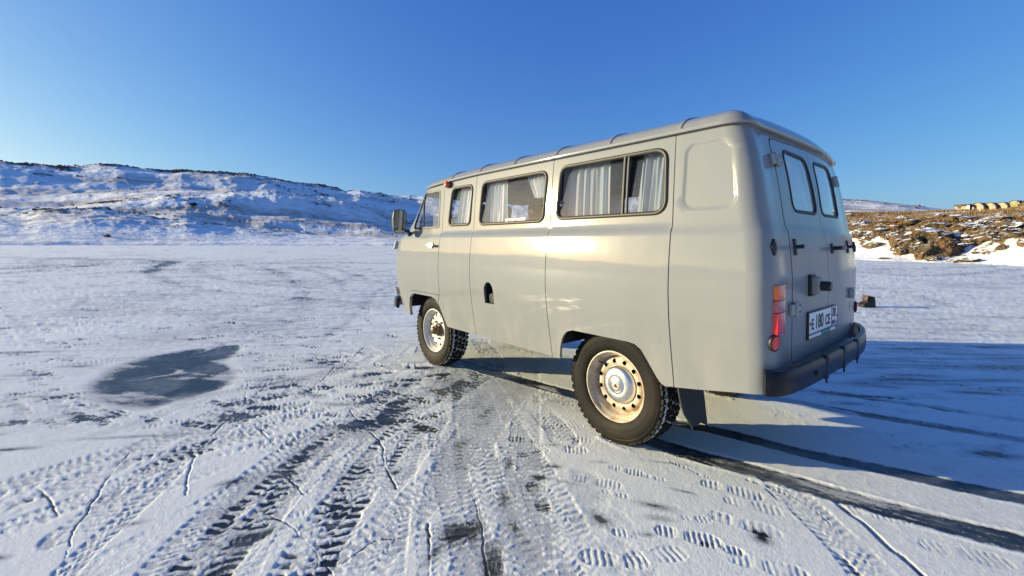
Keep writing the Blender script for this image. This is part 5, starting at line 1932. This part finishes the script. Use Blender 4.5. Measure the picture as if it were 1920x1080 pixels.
# the tail is a little rounded towards its right corner
def bend_tail(o):
    if o.type != 'MESH': return
    n = len(o.data.vertices); co = np.empty(n * 3, np.float32); o.data.vertices.foreach_get('co', co); co = co.reshape(-1, 3)
    if not np.allclose(np.array(o.matrix_world), np.array(van.matrix_world)): return
    x, y = co[:, 0], co[:, 1]
    d = .075 * np.clip((-.15 - y) / .7, 0, 1)**2 * np.clip((-.5 - x) / .3, 0, 1)
    if d.max() <= 0: return
    co[:, 0] += d; o.data.vertices.foreach_set('co', co.ravel()); o.data.update()


bpy.context.view_layer.update()
for o in van.children_recursive:
    bend_tail(o)
# ----------------------------------------------------------------------------------------------
# things on the shore and on the ice
# ----------------------------------------------------------------------------------------------
bpy.context.view_layer.update()


def hit(o, px, py):
    d = Vector(ray(px, py)).normalized()
    ok, loc, nrm, _ = o.ray_cast(Vector(CPOS), d)
    return (loc, nrm) if ok else (None, None)


def drop(o, x, y):
    ok, loc, nrm, _ = o.ray_cast(Vector((x, y, 400)), Vector((0, 0, -1)))
    return loc if ok else None


def rock_mat():
    t = NT('ochre_rock')
    tc = t.n('TexCoord'); geo = t.n('NewGeometry'); pos = geo.outputs['Position']
    n1 = t.noise(.9, 5, .6, pos); n2 = t.noise(5, 6, .68, pos); n3 = t.noise(22, 4, .6, pos)
    c = t.ramp(n1, [(.30, (.085, .072, .056)), (.46, (.135, .105, .068)), (.56, (.20, .10, .038)), (.68, (.15, .125, .095))])
    c = t.mix(t.math('MULTIPLY', t.ramp(n2, [(.42, 1.0), (.54, 0.0)]), .85), c, (.032, .026, .020))
    nz = t.n('SeparateXYZ'); t.l(geo.outputs['Normal'], nz.inputs[0])
    sn = t.math('ADD', nz.outputs[2], t.math('MULTIPLY_ADD', n2, .8, -.4))
    sf = t.ramp(sn, [(.80, 0.0), (.90, 1.0)])
    c = t.mix(sf, c, (.86, .87, .89))
    nb = t.bump(n2, .7, .10); nb = t.bump(n3, .5, .03, nb)
    p = t.pbr(c, .9, 0, nb); p.inputs['Specular IOR Level'].default_value = .15
    return t.fin(p)


ROCK = rock_mat()


def boulder_mesh(seed, sub=4):
    r0 = random.Random(seed)
    bm = bmesh.new(); bmesh.ops.create_icosphere(bm, subdivisions=sub, radius=1)
    planes = []
    for _ in range(13):
        v = Vector((r0.uniform(-1, 1), r0.uniform(-1, 1), r0.uniform(-.6, 1))).normalized(); planes.append((v, r0.uniform(.55, .92)))
    co = np.array([v.co[:] for v in bm.verts])
    for v, d in planes:
        k = co @ np.array(v[:]); over = np.maximum(k - d, 0)
        co -= over[:, None] * np.array(v[:]) * .9
    x, y, z = co.T
    n = fbm(x * 1.6 + seed, y * 1.6 + z * 1.3, 4, seed) * .20 + fbm(x * 5 + seed, y * 5 + z * 4.1, 3, seed + 9, .6) * .20 - np.abs(fbm(x * 2.6 - z, y * 2.4 + z * 2, 2, seed + 5)) * .26
    co *= (1 + n)[:, None]
    for v, c in zip(bm.verts, co): v.co = Vector(c)
    me = bpy.data.meshes.new('boulder'); bm.to_mesh(me); bm.free()
    me.materials.append(ROCK)
    me.polygons.foreach_set('use_smooth', [True] * len(me.polygons)); me.set_sharp_from_angle(angle=D2R(38))
    return me


RMESH = [boulder_mesh(s, 4) for s in (3, 14, 25, 36, 47, 58)]
# (pixel x, pixel y of the foot, width in pixels, height share, label)
BO = [
    (1703, 464, 62, .9, 'rust-brown craggy boulder at the left end of the big outcrop on the right shore'),
    (1735, 484, 40, 1.2, 'dark grey standing boulder at the foot of the outcrop on the right shore'),
    (1762, 474, 62, .9, 'broad grey-brown boulder with a sloping face at the right end of the shore outcrop'),
    (1740, 448, 70, .55, 'flat-topped ochre rock crowning the outcrop on the right shore'),
    (1752, 487, 26, .6, 'small low grey boulder on the snow just below the shore outcrop'),
    (1690, 475, 26, .8, 'narrow brown rock wedged at the lower left of the shore outcrop'),
    (1722, 470, 34, .9, 'reddish block in the middle of the shore outcrop'),
    (1816, 490, 44, .32, 'long flat grey rock lying at the edge of the ice on the right shore'),
    (1790, 491, 30, .25, 'thin grey slab at the waterline left of the long flat rock'),
    (1829, 474, 14, .4, 'little grey stone in the snow above the long flat rock'),
    (1862, 447, 62, .55, 'broad brown outcrop jutting over the snow slope at the right edge'),
    (1893, 443, 36, .35, 'dark narrow ledge of rock at the far right of the snow slope'),
    (1610, 442, 26, .6, 'dark boulder standing alone beside the van on the far bank'),
    (1669, 447, 20, .5, 'small dark stone on the snow left of the shore outcrop'),
    (1640, 462, 44, .35, 'low rusty rock shelf beside the van on the right bank'),
    (1660, 485, 22, .25, 'flat brown stone by the ice left of the outcrop'),
    (1615, 420, 40, .4, 'grey-brown ledge on the bank just right of the van'),
    (1690, 420, 70, .30, 'long brown ledge across the middle of the right bank'),
    (1820, 430, 60, .38, 'rounded brown outcrop on the slope below the cabins'),
    (1900, 430, 50, .5, 'dark brown crag at the right edge below the last cabin'),
    (1850, 418, 46, .3, 'weathered low ledge on the slope between crag and cabins'),
    (1760, 424, 40, .35, 'ochre ledge above the big outcrop on the right bank'),
]
for i, (px, py, w, hh, lb) in enumerate(BO):
    loc, _ = hit(bank, px, py)
    if loc is None: continue
    dist = (loc - Vector(CPOS)).dot(Vector(CAM_F))
    s = w / CF * dist * .5
    o = bpy.data.objects.new('boulder', RMESH[i % len(RMESH)]); COL.objects.link(o)
    o.location = loc + Vector((0, 0, s * hh * .25)); o.scale = (s * 1.05, s * .95, s * hh); o.rotation_euler = (0, 0, AZ0 - math.pi / 2 + random.uniform(-.5, .5))
    tag(o, lb, 'boulder', 'boulders on the right shore')

# loose stones over bank and hills: far too many and too small to count
def stones(name, src, picks, label, smin, smax, mat, sub=1):
    bm = bmesh.new(); bmesh.ops.create_icosphere(bm, subdivisions=sub, radius=1)
    bv = np.array([v.co[:] for v in bm.verts]); bf = np.array([[v.index for v in f.verts] for f in bm.faces]); bm.free()
    V = []; F = []; n = len(bv)
    for k, (x, y, z, f) in enumerate(picks):
        s = smin * (smax / smin)**(RNG.random()**2.2) * f
        sc = s * np.array([RNG.uniform(.8, 1.7), RNG.uniform(.8, 1.7), RNG.uniform(.45, .95)])
        a = RNG.uniform(0, 6.28); c, q = math.cos(a), math.sin(a)
        p = bv * (1 + RNG.uniform(-.32, .32, (n, 1))) * sc
        V.append(np.stack([p[:, 0] * c - p[:, 1] * q + x, p[:, 0] * q + p[:, 1] * c + y, p[:, 2] + z + s * .1], -1)); F.append(bf + k * n)
    o = mesh_np(name, np.concatenate(V), np.concatenate(F), mat, smooth=False)
    tag(o, label, None, None, 'stuff')
    return o


def picks_from(X, Y, Z, rk, thr, n, azmask, falloff=None):
    ok = (rk > thr) & azmask
    idx = np.nonzero(ok.ravel())[0]
    w = np.clip(rk.ravel()[idx] - thr, .02, 1)**1.5
    R = np.hypot(X.ravel()[idx] - C0[0], Y.ravel()[idx] - C0[1]); w = w * R
    w /= w.sum()
    ch = RNG.choice(idx, n, p=w, replace=False if n < len(idx) else True)
    xx, yy, zz_ = X.ravel()[ch], Y.ravel()[ch], Z.ravel()[ch]
    R = np.hypot(xx - C0[0], yy - C0[1])
    return list(zip(xx, yy, zz_, np.clip(R / 400, .55, 4.5)))


hm = (np.abs(azs_n) < D2R(52))[None, :] & (HZ_ > 1.5)
stones('hill_rocks', hills, picks_from(HX, HY, HZ_, HK, .34, 9000, hm), 'dark rocks strewn over the snowy hills', .18, 1.0,
       simple('dark_rock', (.09, .08, .07), .9, var=.5, scale=.8))
bmask = (Zb > .3) & (R_ < 140)
pk = picks_from(X_, Y_, Zb, rk, .44, 1300, bmask)
stones('bank_stones', bank, [(a, b, c, float(np.clip(math.hypot(a - C0[0], b - C0[1]) / 60, .6, 2))) for a, b, c, d in pk], 'brown stones and frozen tussocks over the right bank', .06, .55, ROCK)
# dry grass tufts on the bank
def tufts(picks, hgt, label, name, mat):
    V = []; F = []
    for (x, y, z, f) in picks:
        for _ in range(7):
            a = RNG.uniform(0, 6.28); l = hgt * f * RNG.uniform(.5, 1.2); w = .035 * f; sp = RNG.uniform(.1, .6) * l
            bx, by = x + RNG.uniform(-.12, .12) * f, y + RNG.uniform(-.12, .12) * f
            k = len(V)
            V += [(bx - w * math.sin(a), by + w * math.cos(a), z - .03), (bx + w * math.sin(a), by - w * math.cos(a), z - .03), (bx + sp * math.cos(a), by + sp * math.sin(a), z + l)]
            F.append([k, k + 1, k + 2])
    o = mesh_np(name, np.array(V), np.array(F), mat, smooth=False)
    return tag(o, label, None, None, 'stuff')


gi = np.nonzero(((grass_b > .38) & bmask).ravel())[0]
ch = RNG.choice(gi, 9000)
tufts([(X_.ravel()[q] + RNG.uniform(-.3, .3), Y_.ravel()[q] + RNG.uniform(-.3, .3), Zb.ravel()[q], float(np.clip(math.hypot(X_.ravel()[q] - C0[0], Y_.ravel()[q] - C0[1]) / 60, .7, 2))) for q in ch],
      .22, 'dry yellow grass tufts on the right bank', 'dry_grass', simple('dry_grass', (.21, .13, .055), .9, var=.35, scale=3))

# --- cabins on the skyline ---
WOODC = simple('pale_cabin_wood', (.44, .28, .17), .6, var=.2, scale=2.5)
ROOFC = simple('dark_cabin_shell', (.045, .045, .055), .6, var=.3, scale=2)
GLASSC = simple('cabin_window', (.03, .04, .05), .15, var=.1)
GREENC = simple('cabin_green_door', (.20, .19, .06), .6, var=.2)


def cabin(px, py, wpx, turn, label, green=False):
    p = at_dist(px, py, 116.5); loc = drop(bank, p[0], p[1]) or Vector(p)
    d = (loc - Vector(CPOS)).dot(Vector(CAM_F))
    r = wpx / CF * d * .5
    root = empty('barrel_cabin', loc + Vector((0, 0, .35)))
    tag(root, label, 'cabin', 'barrel cabins on the right skyline')
    to = Vector(CPOS) - loc; base = math.atan2(to.y, to.x)
    root.rotation_euler = (0, 0, base + turn)          # local +X looks out of the front
    L = r * 2.6; n = 20
    arc = [(math.cos(a), math.sin(a) * 1.06) for a in np.linspace(-.12, math.pi + .12, n)]
    V = []; F = []
    for x in (.14 * r, -L):
        for q in (1.0, .90):
            V += [(x, a * r * q, max(b, -.2) * r * q + .1 * r) for a, b in arc]
    for i in range(n - 1):
        F += [[i, i + 1, 2 * n + i + 1, 2 * n + i], [n + i, 3 * n + i, 3 * n + i + 1, n + i + 1], [i, n + i, n + i + 1, i + 1]]
    F.append([2 * n + i for i in range(n)])
    MB().add(V, F).build('roof_shell', ROOFC, root)
    m = MB(); f0 = [(0, a * r * .90, max(b, -.2) * r * .90 + .1 * r) for a, b in arc]; b0 = [(-.05, y, z) for _, y, z in f0]
    m.add(f0 + b0, [list(range(n)), [n + i for i in range(n)][::-1]] + [[i, n + i, n + i + 1, i + 1] for i in range(n - 1)])
    m.build('front_wall', WOODC, root)
    m = MB(); m.box((.03, .30 * r, .42 * r), (.05, .40 * r, .85 * r)); m.build('door', GREENC if green else WOODC, root)
    m = MB(); m.box((.03, -.36 * r, .52 * r), (.05, .42 * r, .34 * r)); m.build('window', GLASSC if not green else GREENC, root)
    m = MB(); m.box((-L * .5, 0, -.30 * r), (L, 1.8 * r, .75 * r)); m.build('deck', WOODC, root)
    if green:
        m = MB(); m.box((.25 * r, 0, .18 * r), (.30 * r, 1.5 * r, .5 * r)); m.build('porch_screen', GREENC, root)
    return root


cabin(1832.5, 395, 21, -.5, 'leftmost barrel-shaped wooden cabin, next to the flat-roofed house')
cabin(1855, 394.5, 21, -.5, 'second barrel-shaped wooden cabin from the flat-roofed house')
cabin(1877.5, 393, 20, -.5, 'third barrel-shaped wooden cabin from the flat-roofed house')
cabin(1901, 391, 20, -.5, 'rightmost barrel-shaped cabin with a mossy green screen across its front', True)
p = at_dist(1804, 395.5, 116.5); loc = drop(bank, p[0], p[1]) or Vector(p)
d = (loc - Vector(CPOS)).dot(Vector(CAM_F)); k = d / CF
root = empty('flat_roofed_house', loc + Vector((0, 0, .25)))
to = Vector(CPOS) - loc; root.rotation_euler = (0, 0, math.atan2(to.y, to.x) - .3)
tag(root, 'small wooden house with a dark flat roof left of the barrel cabins on the skyline', 'house')
m = MB(); m.box((-1.5, -1.5 * k, 3.5 * k), (3, 17 * k, 7.5 * k)); m.build('wall', WOODC, root)
m = MB(); m.box((-1.2, 0, 8.4 * k), (3.4, 22 * k, 2.6 * k), None, .05); m.build('roof', ROOFC, root)
m = MB(); m.box((.03, -4 * k, 3.9 * k), (.06, 4 * k, 3 * k)); m.build('window', GLASSC, root)
for yy_ in (10.5 * k, 8.5 * k):
    m = MB(); m.box((.4, yy_, 3.5 * k), (.15, .15, 7.4 * k)); m.build('porch_post', WHITE, root)


# --- the evergreen and the bare shrub on the left hill ---
def leaf_cloud(n, rx, ry, rz, size, seed, clump=9):
    rg = np.random.default_rng(seed)
    cen = rg.normal(0, 1, (clump, 3)); cen /= np.linalg.norm(cen, axis=1, keepdims=True); cen *= rg.uniform(.25, .85, (clump, 1))
    V = []; F = []
    for i in range(n):
        c = cen[rg.integers(clump)] + rg.normal(0, .22, 3)
        p = c * (rx, ry, rz)
        a = rg.normal(0, 1, 3); a /= np.linalg.norm(a); b = np.cross(a, rg.normal(0, 1, 3)); b /= np.linalg.norm(b) + 1e-9
        s = size * rg.uniform(.6, 1.4); k = len(V)
        V += [p - a * s, p + b * s * .5, p + a * s, p - b * s * .5]; F.append([k, k + 1, k + 2, k + 3])
    return np.array(V), np.array(F)


loc, _ = hit(hills, 362, 390)
if loc is not None:
    d = (loc - Vector(CPOS)).dot(Vector(CAM_F)); k = d / CF
    root = empty('evergreen_tree', loc); tag(root, 'lone dark evergreen tree on the lit snow slope of the left hill', 'tree')
    m = MB(); m.tube([(0, 0, -.5), (.1, 0, 4 * k), (0, .1, 9 * k)], [.9 * k, .6 * k, .3 * k], 8)
    for a in range(5):
        m.tube([(0, 0, (3 + a) * k), (4 * k * math.cos(a * 1.3), 4 * k * math.sin(a * 1.3), (6 + a) * k)], [.3 * k, .1 * k], 5)
    m.build('trunk', simple('bark', (.06, .045, .035), .9), root)
    V, F = leaf_cloud(900, 6.2 * k, 6.2 * k, 4.6 * k, 1.0 * k, 5); V[:, 2] += 7.5 * k
    mesh_np('crown', V, F, simple('dark_needles', (.035, .05, .028), .8, var=.4, scale=1), root, smooth=False)
loc, _ = hit(hills, 202, 444)
if loc is not None:
    d = (loc - Vector(CPOS)).dot(Vector(CAM_F)); k = d / CF
    root = empty('bare_shrub', loc); tag(root, 'reddish-brown leafless shrub at the foot of the left hill by the ice', 'shrub')
    m = MB(); rg = random.Random(4)
    for i in range(90):
        a = rg.uniform(0, 6.28); l = rg.uniform(4, 10) * k; e = rg.uniform(.15, 1.2)
        b = (rg.uniform(-3, 3) * k, rg.uniform(-3, 3) * k, -.2)
        m.tube([b, (b[0] + l * math.cos(a) * math.cos(e) * .6, b[1] + l * math.sin(a) * math.cos(e) * .6, l * math.sin(e) * .6), (b[0] + l * math.cos(a) * math.cos(e), b[1] + l * math.sin(a) * math.cos(e), l * math.sin(e) * .9)], [.25 * k, .18 * k, .08 * k], 4, cap=False)
    m.build('branches', simple('red_twigs', (.16, .085, .06), .9, var=.4, scale=2), root)

# --- a pair of ankle boots left standing on the ice ---
LEATHER = simple('brown_leather', (.030, .019, .014), .6, var=.5, scale=18, bump=.25)
LEATHER2 = simple('tan_lining', (.085, .05, .034), .8, var=.25, scale=30)
SOLE = simple('boot_sole', (.02, .018, .017), .7, var=.3)


def boot(p, rz, label):
    root = empty('ankle_boot', p, rz); tag(root, label, 'boot', 'pair of boots on the ice')
    # sections from heel (x=-.14) to toe (x=.16): half width, height of the upper
    sec = [(-.140, .028, .02, .19), (-.125, .040, .02, .205), (-.08, .046, .02, .205), (-.035, .048, .02, .20), (0.0, .046, .02, .165), (.035, .047, .02, .125), (.07, .051, .02, .098), (.11, .050, .02, .086), (.140, .040, .02, .070), (.158, .018, .022, .046)]
    n = 12; V = []; F = []
    for x, w, z0, z1 in sec:
        for k in range(n):
            a = math.pi * k / (n - 1)
            sq = 1.0 if x > .02 else .80 + .2 * math.sin(a)
            V.append((x, w * math.cos(a) * (1 if math.sin(a) < .5 else sq), z0 + (z1 - z0) * math.sin(a)**.7))
    for i in range(len(sec) - 1):
        for k in range(n - 1): F.append([i * n + k, (i + 1) * n + k, (i + 1) * n + k + 1, i * n + k + 1])
    F += [list(range(n)), [(len(sec) - 1) * n + k for k in range(n)][::-1]]
    up = MB().add(V, F).build('upper', LEATHER, root, angle=60)
    m = MB()
    out = [(-.148, .02), (-.13, .044), (-.05, .048), (.02, .047), (.08, .055), (.13, .048), (.166, .018)]
    ol_ = out + [(x, -y) for x, y in out[::-1]]; q = len(ol_)
    m.add([(x, y, -.005) for x, y in ol_] + [(x, y, .026) for x, y in ol_], [list(range(q)), [q + i for i in range(q)][::-1]] + [[i, q + i, q + (i + 1) % q, (i + 1) % q] for i in range(q)])
    m.build('sole', SOLE, root, smooth=False)
    m = MB(); m.tube([(-.128, 0, .195), (-.10, .040, .205), (-.05, .043, .208), (-.012, .034, .20), (-.002, 0, .190), (-.012, -.034, .20), (-.05, -.043, .208), (-.10, -.040, .205)], .013, 8, closed=True)
    m.build('padded_collar', SOLE, root)
    m = MB(); V = []
    for i, t_ in enumerate(np.linspace(0, 1, 6)):
        for y in (-.03, 0, .03): V.append((.012 + .045 * (1 - t_) * 1.0 - .0 * t_ + .022 * t_ * t_, y * (1 + .2 * t_), .135 + .115 * t_))
    F = [[i * 3 + k, i * 3 + k + 1, i * 3 + k + 4, i * 3 + k + 3] for i in range(5) for k in range(2)]
    b_ = len(V); V += [(x + .006, y, z + .003) for x, y, z in V]; F += [[b_ + q_ for q_ in f][::-1] for f in F]
    m.add(V, F); m.build('tongue', LEATHER2, root)
    m = MB()
    for i in range(4):
        x = .085 - .024 * i; z = .100 + .022 * i + (.012 if i == 3 else 0)
        m.tube([(x, -.034, z - .012), (x - .004, 0, z + .006), (x - .010, .034, z - .012)], .004, 5)
    m.build('lace', LEATHER2, root)
    return root


bp0 = gp(1628, 577); left = math.atan2(-RGT2[1], -RGT2[0])
zb0 = drop(ground, bp0[0], bp0[1]); z0 = zb0.z if zb0 else .015
boot((bp0[0], bp0[1], z0), left + .12, 'worn brown ankle boot standing on the ice, the nearer of the pair')
q = np.array(bp0[:2]) + FWD2 * .13 + RGT2 * .045
zb1 = drop(ground, q[0], q[1])
boot((q[0], q[1], (zb1.z if zb1 else .015)), left - .16, 'worn brown ankle boot half hidden behind its mate on the ice')
